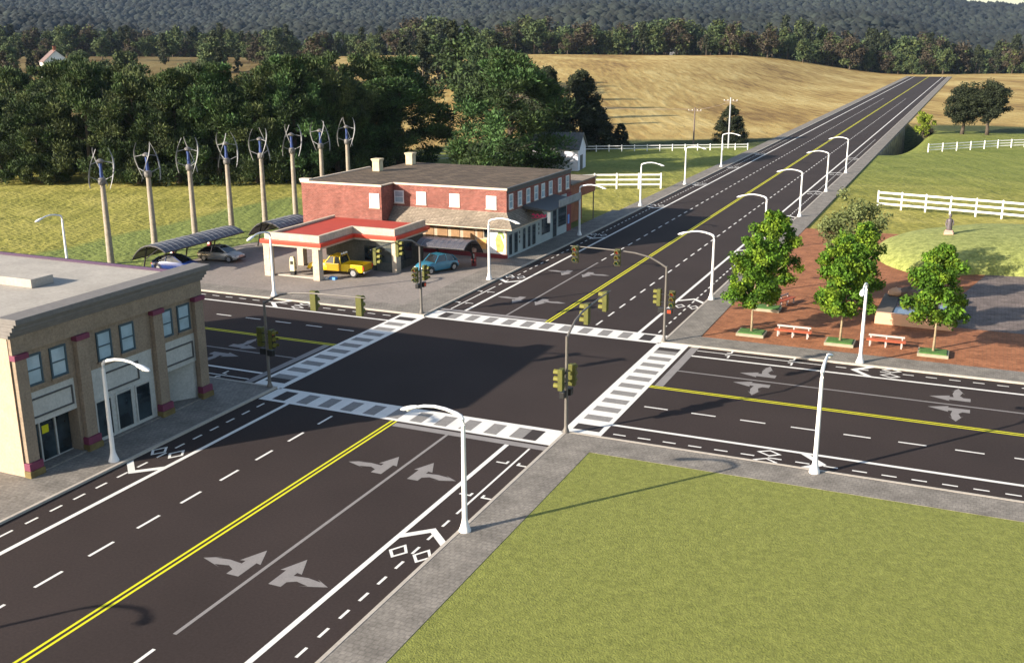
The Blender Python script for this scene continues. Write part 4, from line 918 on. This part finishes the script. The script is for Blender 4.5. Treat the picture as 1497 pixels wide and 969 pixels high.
# ------------------------------------------------------------------ plaza: benches, basin, mound, statue, planters
def bench(label, loc, rz):
    t = thing('park_bench', label, 'bench', loc, rz, 'red timber benches on the brick plaza')
    b = MB()
    for i in range(4): b.box(-1.25,1.25,-.28+.15*i,-.16+.15*i,.40,.45)
    b.build('seat', 'plank', t)
    b = MB()
    for i in range(1): b.add([(-1.15,.31+.04*i,.58+.14*i),(1.15,.31+.04*i,.58+.14*i),(1.15,.33+.04*i,.70+.14*i),(-1.15,.33+.04*i,.70+.14*i),(-1.15,.35+.04*i,.58+.14*i),(1.15,.35+.04*i,.58+.14*i),(1.15,.37+.04*i,.70+.14*i),(-1.15,.37+.04*i,.70+.14*i)], [(0,1,2,3),(4,7,6,5),(3,2,6,7),(0,4,5,1),(0,3,7,4),(1,5,6,2)])
    b.build('backrest', 'silverwood', t)
    for x in (-1.0,0,1.0):
        b = MB(); b.box(x-.05,x+.05,-.26,-.18,0,.398); b.box(x-.05,x+.05,.2,.28,0,.398); b.ext([(x-.04,.24,.40),(x-.04,.32,.40),(x-.04,.37,.70),(x-.04,.33,.70)], (.08,0,0)); b.box(x-.05,x+.05,-.18,.2,.33,.398); b.build('leg', 'silverwood', t)
    return t
bench('red bench nearest the crossing, beside the planter of the left plaza tree', (17.2,14.0,.07), 0)
bench('red bench just right of the street lamp on the plaza edge', (23.3,14.0,.07), 0)
bench('red bench set back on the plaza, turned toward the basin', (15.1,22.9,.07), RAD(70))
bench('red bench half hidden behind the middle plaza tree', (19.4,23.2,.07), RAD(85))
# basin
t = thing('fountain_basin', 'peach stone water basin with slate-blue water and a dark stone rim', 'fountain', (24.7,23.2,.07), RAD(-1))
b = MB(); b.box(-2.6,2.6,-3.4,-3.05,0,.85); b.box(2.3,2.6,-3.048,.9,0,.84); b.build('basin_wall', 'basin', t, bevel=.03)
b = MB(); b.box(-2.6,-1.5,-3.048,3.2,0,.83); b.box(-1.498,2.6,2.0,3.2,0,.82); b.box(2.3,2.6,.902,1.998,0,.82); b.build('dark_rim', 'basindark', t, bevel=.03)
b = MB(); b.box(-1.5,2.3,-3.05,2.0,.3,.66); b.build('water', 'water', t)
def rockm(seed, r):
    rng = np.random.default_rng(seed); b = MB(); n, mrows = 9, 6; vs = []
    for i in range(mrows):
        ph = pi*(i/(mrows-1)); 
        for j in range(n):
            a = 2*pi*j/n; rr = r*(1+.25*rng.standard_normal()*.6); vs.append((rr*sin(ph)*cos(a)*1.2, rr*sin(ph)*sin(a), rr*.7*cos(ph)))
    fs = []
    for i in range(mrows-1):
        for j in range(n): fs.append((i*n+j,i*n+(j+1)%n,(i+1)*n+(j+1)%n,(i+1)*n+j))
    b.add(vs, fs); return b
for i, (x, y, r, lb) in enumerate(((24.0,26.0,.75,'rounded brown boulder at the back left of the basin'),(25.6,26.3,.6,'small brown boulder at the back of the basin behind the right tree'),(23.0,25.9,.5,'smallest boulder on the dark rim of the basin'))):
    tag(rockm(i,r).build('boulder', 'rock' if i != 2 else 'basin', loc=(x,y,1.15), smooth=True), lb, 'boulder', 'boulders on the basin rim')
# mound
c = [(19.4,48.5),(20.2,43.5),(21.9,40.2),(24.4,38.0),(26.5,38.4),(28.6,40.2),(33,41),(42,43),(46,52),(42,60),(34,63),(28,61.5),(23.9,57.8),(20.8,53.6)]
cp = [];
nC = len(c)
for i in range(nC):          # smooth closed outline
    p0, p1, p2, p3 = [np.array(c[(i+k2) % nC], float) for k2 in (-1,0,1,2)]
    for u in (0,.25,.5,.75): cp.append(.5*((2*p1)+(-p0+p2)*u+(2*p0-5*p1+4*p2-p3)*u*u+(-p0+3*p1-3*p2+p3)*u**3))
ctr = np.array([31.,50.5]); b = MB(); rings = [(1.0,0.0),(.985,.4),(.94,.85),(.84,1.3),(.68,1.7),(.45,2.0),(.2,2.12)]; vs = []; n = len(cp)
for s_, zz in rings:
    for p in cp: q_ = ctr+(p-ctr)*s_; vs.append((q_[0],q_[1],.06+zz))
vs.append((ctr[0],ctr[1],2.2)); fs = []
for i in range(len(rings)-1):
    for j in range(n): fs.append((i*n+j,i*n+(j+1)%n,(i+1)*n+(j+1)%n,(i+1)*n+j))
for j in range(n): fs.append(((len(rings)-1)*n+j,(len(rings)-1)*n+(j+1)%n,len(vs)-1))
b.add(vs, fs); b.build('grass_mound', 'mound', smooth=True, kind='structure')
t = thing('statue', 'dark figure on a pink stone plinth standing on the grass mound', 'statue', (25.9,48.6,1.55))
b = MB(); b.box(-.42,.42,-.35,.35,-.3,.75); b.box(-.34,.34,-.28,.28,.75,.9); b.build('plinth', 'pink', t, bevel=.03)
b = MB(); b.lathe([(.22,.9),(.27,1.1),(.22,1.5),(.27,1.75),(.24,1.92),(.09,2.02),(.07,2.08),(.13,2.18),(.14,2.3),(.09,2.42),(.02,2.46)], n=12); b.tube([(.26,0,1.85),(.34,-.06,1.5),(.22,-.22,1.35)], [.08,.065,.05], 8); b.tube([(-.26,0,1.85),(-.33,-.02,1.5),(-.27,-.1,1.2)], [.08,.065,.05], 8); b.build('figure', 'statue', t, smooth=True)

# ------------------------------------------------------------------ trees
def leaf_mesh(name, clumps, per, size, mats, seed, squash=.8, out=.6, feather=False):
    """clumps: list (cx,cy,cz,r); many small quads spread through each clump's outer volume"""
    rng = np.random.default_rng(seed); C = np.array([c[:3] for c in clumps]); Rr = np.array([c[3] for c in clumps])
    N = per*len(clumps); idx = np.repeat(np.arange(len(clumps)), per)
    d = rng.standard_normal((N,3)); d /= np.linalg.norm(d, axis=1)[:,None]
    rad = Rr[idx]*(rng.random(N)**.45)*(1+.22*rng.standard_normal(N)*.6)
    P = C[idx]+d*rad[:,None]*np.array([1,1,squash])
    nrm = d*out+rng.standard_normal((N,3))*.55; nrm[:,2] += .25; nrm /= np.linalg.norm(nrm, axis=1)[:,None]
    t1 = np.cross(nrm, rng.standard_normal((N,3))); t1 /= np.linalg.norm(t1, axis=1)[:,None]; t2 = np.cross(nrm, t1)
    s = size*(.6+.8*rng.random(N))[:,None]
    if feather:
        t1 = d*.75+rng.standard_normal((N,3))*.35+np.array([0,0,.55]); t1 /= np.linalg.norm(t1, axis=1)[:,None]
        t2 = np.cross(t1, rng.standard_normal((N,3))); t2 /= np.linalg.norm(t2, axis=1)[:,None]; s = s*1.5; t2 = t2*.5
    V = np.stack([P-t1*s*.5, P+t2*s*.32, P+t1*s*.5, P-t2*s*.32], 1).reshape(-1,3)
    me = bpy.data.meshes.new(name); me.vertices.add(4*N); me.vertices.foreach_set('co', V.ravel())
    me.loops.add(4*N); me.loops.foreach_set('vertex_index', np.arange(4*N)); me.polygons.add(N); me.polygons.foreach_set('loop_start', np.arange(0,4*N,4)); me.polygons.foreach_set('loop_total', np.full(N,4))
    for m in mats: me.materials.append(M[m])
    if len(mats) > 1: me.polygons.foreach_set('material_index', (rng.random(len(clumps)) < .35).astype(int)[idx])
    me.update(calc_edges=True); me.validate(); return me
def trunk_mesh(h, r, limbs, seed, m, lean=.0):
    rng = random.Random(seed); b = MB()
    pts = [(0,0,-.3)]; n = 6
    for i in range(1, n+1): pts.append((lean*rng.uniform(-1,1)*i/n, lean*rng.uniform(-1,1)*i/n, h*i/n))
    b.tube(pts, [r*1.25]+[r*(1-.75*i/n) for i in range(1,n+1)], 8)
    for (z0, az, ln, up, rr) in limbs:
        p = [(0,0,z0)]
        for i in (1,2,3): p.append((cos(az)*ln*i/3, sin(az)*ln*i/3, z0+up*i/3*(1+.2*rng.uniform(-1,1))))
        b.tube(p, [rr,rr*.7,rr*.45,rr*.2], 6)
    return b.mesh('trunk', m, True)
class Proto: pass
def proto(kind, seed):
    rng = np.random.default_rng(seed); p = Proto(); p.kind = kind
    if kind == 'pine':      # large bushy evergreen, 18 m, foliage to the ground
        cl = []; H = 18.
        for i in range(135):
            u = rng.random()**.85; z = 1.0+16.2*u; env = 6.6*math.sin(pi*min(1,(u*.74+.26)))**.55*(1 if u < .75 else 1-.9*(u-.75)/.4)
            a = rng.random()*2*pi; rr = env*(.35+.65*rng.random()**.5); cl.append((rr*cos(a),rr*sin(a),z-.6,1.15+.8*rng.random()))
        for i in range(9): cl.append((rng.normal()*1.2,rng.normal()*1.2,15.2+2.4*rng.random(),.9+.4*rng.random()))
        p.crown = leaf_mesh('crown', cl, 340, .34, ['leafpine','leafpine2'] if seed < 300 else ['leafpine','leafbright'], seed, .75, feather=True)
        p.trunk = trunk_mesh(15, .45, [(2+1.4*i, i*2.4, 4.2-.22*i, 1.5, .14) for i in range(9)], seed, 'bark', .5)
    if kind == 'broad':     # dense broad dark tree, 18 m
        cl = []
        for i in range(110):
            d = rng.standard_normal(3); d /= np.linalg.norm(d); q_ = .55+.45*rng.random()
            cl.append((d[0]*6.3*q_, d[1]*6.3*q_, 9.0+d[2]*7.6*q_, 1.1+.8*rng.random()))
        for i in range(40): a = rng.random()*2*pi; rr = 5.6*(.4+.6*rng.random()**.5); cl.append((rr*cos(a),rr*sin(a),.9+4.5*rng.random(),1.0+.6*rng.random()))
        cl = [c_ for c_ in cl if c_[2] > .7]
        p.crown = leaf_mesh('crown', cl, 300, .36, ['leafpine','leafpine2'], seed, .7, feather=True)
        p.trunk = trunk_mesh(13, .45, [(2.5+1.2*i, i*2.1, 4.5, 2.6, .16) for i in range(8)], seed, 'bark', .6)
    if kind == 'cedar':     # conical cedar 10 m
        cl = []
        for i in range(190):
            u = rng.random()**1.15; z = .3+9.4*u; env = 2.9*(1-u)**.55+.12; a = rng.random()*2*pi; rr = env*(.3+.7*rng.random()**.5); cl.append((rr*cos(a),rr*sin(a),z,.45+.35*rng.random()*(1.2-u)))
        p.crown = leaf_mesh('crown', cl, 120, .26, ['leafcedar'], seed, 1.0)
        p.trunk = trunk_mesh(8, .2, [], seed, 'bark', .2)
    if kind == 'oval':      # dark oval tree with bare lower trunk 10.5 m
        cl = []
        for i in range(150):
            d = rng.standard_normal(3); d /= np.linalg.norm(d); q_ = .3+.7*rng.random(); zz = 6.3+d[2]*4.2*q_; f_ = 1-.25*max(0,(zz-6.3)/4.2)
            cl.append((d[0]*3.3*q_*f_, d[1]*3.3*q_*f_, zz, .6+.45*rng.random()))
        p.crown = leaf_mesh('crown', cl, 170, .27, ['leafcedar'], seed, .85)
        p.trunk = trunk_mesh(7, .3, [(2.2,.5,1.6,1.8,.13),(2.4,3.4,1.6,2.0,.13),(3.2,2,1.5,1.5,.1)], seed, 'bark', .5)
    if kind == 'park':      # small two-tier plaza tree 7.2 m
        cl = []
        for i in range(46):
            d = rng.standard_normal(3); d /= np.linalg.norm(d); q_ = .45+.55*rng.random(); cl.append((d[0]*2.15*q_, d[1]*2.15*q_, 3.05+d[2]*1.25*q_, .38+.25*rng.random()))
        for i in range(46):
            d = rng.standard_normal(3); d /= np.linalg.norm(d); q_ = .45+.55*rng.random(); cl.append((.2+d[0]*1.75*q_, d[1]*1.75*q_, 5.25+d[2]*1.45*q_, .36+.25*rng.random()))
        for i in range(8): cl.append((rng.normal()*.4,rng.normal()*.4,6.5+.5*rng.random(),.3))
        p.crown = leaf_mesh('crown', cl, 150, .21, ['leafpark','leafpark2'], seed, .85)
        p.trunk = trunk_mesh(5.2, .085, [(1.9,.3,1.1,.9,.04),(2.1,2.3,1.1,.9,.05),(2.3,4.4,1.1,.8,.05),(3.2,1.2,1.2,.9,.04),(3.6,3.6,1.2,.9,.04)], seed, 'barkpale', .12)
    if kind == 'olive':
        cl = []
        for i in range(60):
            d = rng.standard_normal(3); d /= np.linalg.norm(d); q_ = .4+.6*rng.random(); cl.append((d[0]*2.4*q_, d[1]*2.4*q_, 4.6+d[2]*3.0*q_, .4+.3*rng.random()))
        p.crown = leaf_mesh('crown', cl, 120, .20, ['leafolive'], seed, 1.0)
        p.trunk = trunk_mesh(5.5, .15, [(1.5,.3,1.3,1.8,.05),(1.7,2.3,1.3,1.8,.05),(2.0,4.4,1.3,1.7,.05)], seed, 'bark', .2)
    if kind in ('farround','faraut','farcone','fardark'):
        cl = []; 
        if kind == 'farcone':
            for i in range(34): u = rng.random(); a = rng.random()*2*pi; rr = (3.0*(1-u)**.7+.2)*rng.random()**.5; cl.append((rr*cos(a),rr*sin(a),.6+13*u,.9+.5*rng.random()*(1.1-u)))
        else:
            for i in range(40): d = rng.standard_normal(3); d /= np.linalg.norm(d); q_ = .45+.55*rng.random(); cl.append((d[0]*5.2*q_, d[1]*5.2*q_, 7.0+d[2]*6*q_, 1.3+.9*rng.random()))
        p.crown = leaf_mesh('crown', cl, 75, .85 if kind != 'farcone' else .7, {'farround':['leafgrn','leafpine2'],'faraut':['leafaut','leafpine2'],'farcone':['leafcedar'],'fardark':['leafpine']}[kind], seed, .85)
        p.trunk = trunk_mesh(8, .35, [], seed, 'bark', .3)
    return p
PR = {}
PR['pinebright'] = [proto('pine', 333), proto('pine', 351)]
for kd, n in (('pine',3),('broad',2),('cedar',2),('oval',2),('park',2),('olive',1),('farround',3),('faraut',2),('farcone',2),('fardark',2)):
    PR[kd] = [proto(kd, 100+7*i+len(kd)*31) for i in range(n)]
def tree(kd, i, x, y, rz, s, label, cat='tree', group=None, z=None, name='tree', sz=None):
    p = PR[kd][i % len(PR[kd])]
    t = thing(name, label, cat, (x,y,float(terr(x,y)) if z is None else z), rz, group); t.scale = (s,s,s*(sz or 1))
    for nm, me in (('crown',p.crown),('trunk',p.trunk)): o = bpy.data.objects.new(nm, me); COL.objects.link(o); o.parent = t
    return t
# plaza trees in planters
PG = 'young leafy trees in square planters on the plaza'
def planter(x, y, lb, w=.95, dpt=.75):
    t = thing('tree_planter', lb, 'planter', (x,y,.07), 0, 'low square planters under the plaza trees')
    b = MB(); 
    b.box(-w,w,-dpt,-dpt+.1,0,.2); b.box(-w,w,dpt-.1,dpt,0,.2); b.box(-w,-w+.1,-dpt+.1,dpt-.1,0,.2); b.box(w-.1,w,-dpt+.1,dpt-.1,0,.2); b.build('edging', 'planter', t)
    b = MB(); b.box(-w+.1,w-.1,-dpt+.1,dpt-.1,.02,.26); b.build('turf', 'turf', t, bevel=.05)
for i, (x, y, s, lb, lp) in enumerate((
  (14.45,13.5,.97,'leafy plaza tree nearest the crossing, left of the first bench','planter of the plaza tree nearest the crossing'),
  (14.2,20.9,1.06,'leafy plaza tree set back behind the one nearest the crossing','planter set back beside the turned red bench'),
  (20.4,13.5,.99,'leafy plaza tree standing between the two front benches','planter between the two front benches'),
  (26.3,13.3,1.0,'leafy plaza tree at the right, in front of the water basin','planter at the right in front of the water basin'))):
    tree('park', i, x, y, 1.3*i, s, lb, group=PG, z=.25, name='plaza_tree'); planter(x, y, lp)
tree('olive', 0, 19.0, 29.5, 0, 1.1, 'olive-grey airy tree behind the middle plaza tree', z=.05, name='olive_tree')
tree('park', 1, 20.4, 22.5, 2, .98, 'leafy plaza tree between the middle tree and the olive-grey one', group=PG, z=.05, name='plaza_tree')

def gp(px, py, z=0.):
    v = (px-748.5)/1517.78*r_-(py-484.5)/1517.78*u_+w_; k_ = (z-CAM[2])/v[2]; p = CAM+v*k_; return float(p[0]), float(p[1])
BG = 'big dark evergreens behind the wind turbines'
big = [ # px x, base y, kind, scale, zscale, label
 (5,266,'pine',.80,.84,'dark evergreen cut by the left edge of the picture'),
 (62,267,'broad',.84,.9,'dark bushy tree below the white farmhouse at far left'),
 (135,266,'pine',1.0,.97,'tall dark evergreen behind the first wind turbine'),
 (205,268,'broad',.94,.98,'dark bushy tree behind the second wind turbine'),
 (262,267,'pine',.98,.93,'tall dark evergreen behind the third wind turbine'),
 (322,267,'pinebright',1.02,.92,'dark bushy tree behind the fourth wind turbine'),
 (378,266,'pine',.92,.90,'lower dark evergreen behind the fifth wind turbine'),
 (435,262,'pinebright',1.08,.92,'tall evergreen behind the sixth wind turbine, left of the brick building'),
 (495,256,'broad',1.0,1.0,'dark bushy tree behind the last two wind turbines'),
 (585,244,'pinebright',1.34,.72,'broad bright-topped evergreen above the chimneys of the brick building'),
 (748,254,'pinebright',1.36,.76,'very large evergreen beside the white barn, behind the brick roof')]
for i, (px, py, kd, s, szz, lb) in enumerate(big):
    x, y = gp(px, py); kk = .87 if i < 9 else 1.
    tree(kd, i, x, y, 1.7*i, s*kk, lb, group=BG, name='evergreen_tree', sz=szz/kk)
# second rank filling behind the first
for i, (px, py, kd, s, lb) in enumerate(((30,248,'broad',.95,'shaded tree in the rank behind, near the left edge'),(100,250,'pine',.98,'shaded evergreen between the first trees of the row, one rank back'),(172,248,'pine',.9,'evergreen filling the gap behind the second turbine, one rank back'),(236,250,'broad',1.0,'tree filling the gap behind the third turbine, one rank back'),
     (292,250,'pine',.92,'evergreen one rank back between the third and fourth turbines'),(352,249,'broad',.92,'tree one rank back behind the fifth turbine'),(405,248,'pine',.95,'evergreen one rank back between fifth and sixth turbines'),(468,246,'pine',1.0,'evergreen one rank back behind the seventh turbine'),(540,240,'broad',1.05,'dark tree one rank back left of the bright-topped evergreen'))):
    x, y = gp(px, py); tree(kd, i+1, x, y, 2.1*i, s, lb, group=BG, name='evergreen_tree')
# conical cedars and mid-distance cluster
for i, (px, py, kd, s, szz, lb) in enumerate((
  (848,217,'cedar',1.95,.74,'tall dark cedar right of the barn'),(800,222,'cedar',1.55,1.0,'dark cedar just behind the right side of the large evergreen'),(872,216,'cedar',1.3,.62,'lower dark cedar leaning out to the right of the tall one'),
  (907,214,'cedar',.62,.72,'small lone cedar at the end of the long thin fence'),(1067,207,'cedar',1.2,.60,'round dark cedar behind the taller utility pole'),
  (1406,196,'oval',1.32,.80,'left one of the two dark oval trees on the right slope'),(1443,197,'oval',1.38,.79,'right one of the two dark oval trees on the right slope'))):
    x, y = gp(px, py); tree(kd, i, x, y, 1.1*i, s, lb, group='dark field trees', name='cedar_tree' if kd == 'cedar' else 'oval_tree', sz=szz)
for i, (px, d_, top, kd, lb) in enumerate((
  (560,330,88,'fardark','round tree at the left end of the dark clump on the ridge'),(590,345,62,'farcone','pointed tree in the dark clump above the bright-topped evergreen'),(618,330,52,'farcone','tall pointed tree in the dark clump left of centre'),
  (640,350,58,'fardark','round dark tree in the clump beside the tall pointed one'),(662,330,38,'farcone','highest pointed tree of the dark clump on the ridge'),(684,320,48,'fardark','round dark tree right of the highest pointed one'),
  (706,310,55,'fardark','dark tree where the clump meets the golden field'),(722,290,68,'farcone','pointed tree at the front of the clump'),(740,270,72,'farcone','pointed tree just above the very large evergreen'),(700,260,95,'fardark','low dark tree in front of the clump'),(672,285,85,'fardark','round tree in the front of the dark clump, below the highest pointed one'),(765,250,88,'farcone','pointed tree at the right foot of the dark clump'),(785,235,112,'farcone','lowest pointed tree trailing down from the dark clump'))):
    v = (px-748.5)/1517.78*r_+w_*1.0; v = v/ (v@w_)
    x, y = float(CAM[0]+(r_[0]*(px-748.5)/1517.78+w_[0]+u_[0]*.26)*d_), float(CAM[1]+(r_[1]*(px-748.5)/1517.78+w_[1]+u_[1]*.26)*d_)
    zb = float(terr(x,y)); dep = (x-CAM[0])*w_[0]+(y-CAM[1])*w_[1]+(zb-CAM[2])*w_[2]
    ztop = CAM[2]-(top-60)*dep/1517.78; s = max(.5,(ztop-zb)/13.0)
    tree(kd, i, x, y, 1.9*i, s, lb, group='dark clump of trees on the ridge', name='ridge_tree')
# far treeline beyond the fields
rng = random.Random(11)
desc = {'farround': 'dark green rounded tree in the far treeline', 'faraut': 'brownish tree in the far treeline', 'farcone': 'dark pointed tree in the far treeline'}
k = 0
for row, (d0, s0) in enumerate(((588,.98),(612,1.12),(650,1.35),(700,1.5))):
    x_ = -30.
    while x_ < 1540:
        kd = rng.choice(['farround','farround','faraut','farcone','farcone','faraut','farround'])
        d_ = d0+rng.uniform(-9,9)
        x = float(CAM[0]+(r_[0]*(x_-748.5)/1517.78+w_[0]+u_[0]*.26)*d_); y = float(CAM[1]+(r_[1]*(x_-748.5)/1517.78+w_[1]+u_[1]*.26)*d_)
        s = s0*rng.uniform(.7,1.4)*(1.12 if x_ > 600 else .95)
        if abs(x) > 16 or y > 570:
            side = 'right of the long road' if x > 0 else ('above the golden field' if x_ > 760 else 'behind the row of big evergreens')
            tree(kd, k, x, y, rng.uniform(0,6), s, desc[kd]+' '+side, group='trees of the far treeline, '+side, name='far_tree')
        k += 1; x_ += rng.uniform(18,33)*(1 if row < 2 else 1.1)
for i in range(46):
    x_ = rng.uniform(-20, 545); d_ = rng.uniform(300, 520); kd = rng.choice(['farround','farround','faraut','farcone'])
    x = float(CAM[0]+(r_[0]*(x_-748.5)/1517.78+w_[0]+u_[0]*.26)*d_); y = float(CAM[1]+(r_[1]*(x_-748.5)/1517.78+w_[1]+u_[1]*.26)*d_)
    if math.hypot(x-hx_, y-hy_) < 16 or (45 < x_ < 115 and d_ < 390): continue
    tree(kd, i, x, y, rng.uniform(0,6), rng.uniform(.55,1.05), desc[kd].replace('in the far treeline','on the brown slope')+' behind the row of big evergreens', group='trees scattered on the brown slope, '+kd[3:]+' shapes', name='slope_tree')
# ivy bush on the road shoulder, dark shrubs
def shrub(label, x, y, r, h, m, z=None, n=26, size=.25, seed=3):
    rg = np.random.default_rng(seed); cl = [(rg.normal()*r*.45, rg.normal()*r*.45, h*(.15+.75*rg.random()), r*.42) for _ in range(n)]
    me = leaf_mesh('foliage', cl, 90, size, [m], seed, 1.)
    t = thing('shrub', label, 'shrub', (x,y,float(terr(x,y)) if z is None else z)); o = bpy.data.objects.new('foliage', me); COL.objects.link(o); o.parent = t
    b = MB(); b.tube([(0,0,-.2),(.1,.05,h*.5)], [.08,.03], 6); b.build('stem', 'bark', t)
ivx, ivy_ = gp(1350, 196)
shrub('yellow-green climbing shrub against the edge of the raised road', ivx, ivy_, 1.3, 5.6, 'leafivy', z=-.6, n=34, size=.4)
shrub('low brown bush left of the two dark oval trees', 17.4, 192, 1.6, 1.6, 'leafaut', seed=5)
shrub('dark low bush at the foot of the golden field by the road', 16.5, 205, 1.9, 1.7, 'leafpine2', seed=6)

# woodland cover of the far hills: uncountable, one object
def ico():
    import bmesh
    bm = bmesh.new(); bmesh.ops.create_icosphere(bm, subdivisions=1, radius=1); v = np.array([x.co[:] for x in bm.verts]); f = np.array([[a.index for a in p.verts] for p in bm.faces]); bm.free(); return v, f
iv, iff = ico(); N = 46000
rg = np.random.default_rng(5); dd = 740+(rg.random(N)**1.25)*2100; lat = (rg.random(N)-.5)*1.25*dd*1.05
hx, hy = w_[0]/math.hypot(w_[0],w_[1]), w_[1]/math.hypot(w_[0],w_[1])
X = CAM[0]+hx*dd+hy*lat; Y = CAM[1]+hy*dd-hx*lat; Z = terr(X, Y)
S = 2.0+4.6*rg.random(N)**1.6+dd/700; keep = np.ones(N, bool)
nv = len(iv); V = iv[None]*(S[:,None,None])*np.array([1,1,1.05])*(1+.16*rg.standard_normal((N,nv,1)))+np.stack([X,Y,Z+S*.55],-1)[:,None,:]
F = iff[None]+(np.arange(N)*nv)[:,None,None]
V = V.reshape(-1,3); F = F.reshape(-1,3)
me = bpy.data.meshes.new('hill_woodland'); me.vertices.add(len(V)); me.vertices.foreach_set('co', V.ravel()); me.loops.add(3*len(F)); me.loops.foreach_set('vertex_index', F.ravel()); me.polygons.add(len(F)); me.polygons.foreach_set('loop_start', np.arange(0,3*len(F),3)); me.polygons.foreach_set('loop_total', np.full(len(F),3)); me.update(calc_edges=True)
me.materials.append(mat('hill_forest_canopy', (.006,.011,.012), .95, .3, .006, col2=(.017,.022,.016), coords='World', island=.5, detail=4, fine=.3, fscale=.25))
hw_ = bpy.data.objects.new('hill_woodland', me); COL.objects.link(hw_); hw_['kind'] = 'stuff'; hw_['label'] = 'dense woodland covering the far blue hills'; hw_['category'] = 'woodland'

# ------------------------------------------------------------------ light, sky, haze
el = RAD(19.5); sv = np.array([-.627*cos(el), -.779*cos(el), sin(el)])
W = bpy.data.worlds.new('World'); SC.world = W; W.use_nodes = True; nt = W.node_tree
sky = nt.nodes.new('ShaderNodeTexSky'); sky.sky_type = 'NISHITA'; sky.sun_disc = False; sky.sun_elevation = el; sky.sun_rotation = math.atan2(sv[0], sv[1]) % (2*pi)
sky.air_density = 1.0; sky.dust_density = 1.2; sky.ozone_density = 1.0
nt.links.new(sky.outputs[0], nt.nodes['Background'].inputs[0]); nt.nodes['Background'].inputs[1].default_value = .10
sd = bpy.data.lights.new('sun', 'SUN'); sd.energy = 5.0; sd.angle = RAD(.5); sd.color = (1,.90,.76)
so = bpy.data.objects.new('sun', sd); COL.objects.link(so)
from mathutils import Vector
so.rotation_euler = Vector(sv).to_track_quat('Z', 'Y').to_euler(); so.location = (-60,-80,60)
HAZE = True
if HAZE:
    b = MB(); b.box(-3200,1800,-200,3600,-20,150)
    hz = b.build('haze', 'lamp', kind='stuff'); hm = bpy.data.materials.new('haze_air'); hm.use_nodes = True; n2 = hm.node_tree
    for n in list(n2.nodes):
        if n.type == 'BSDF_PRINCIPLED': n2.nodes.remove(n)
    pvn = n2.nodes.new('ShaderNodeVolumePrincipled'); pvn.inputs['Color'].default_value = (.50,.68,1,1); pvn.inputs['Density'].default_value = .000032
    n2.links.new(pvn.outputs[0], n2.nodes['Material Output'].inputs['Volume']); hz.data.materials.clear(); hz.data.materials.append(hm)
vs_ = SC.view_settings; vs_.view_transform = 'Standard'; vs_.look = 'None'; vs_.gamma = 1; vs_.exposure = 1.15; vs_.use_curve_mapping = False
SC.cycles.max_bounces = 5; SC.cycles.diffuse_bounces = 3; SC.cycles.transparent_max_bounces = 8
bpy.context.view_layer.update()
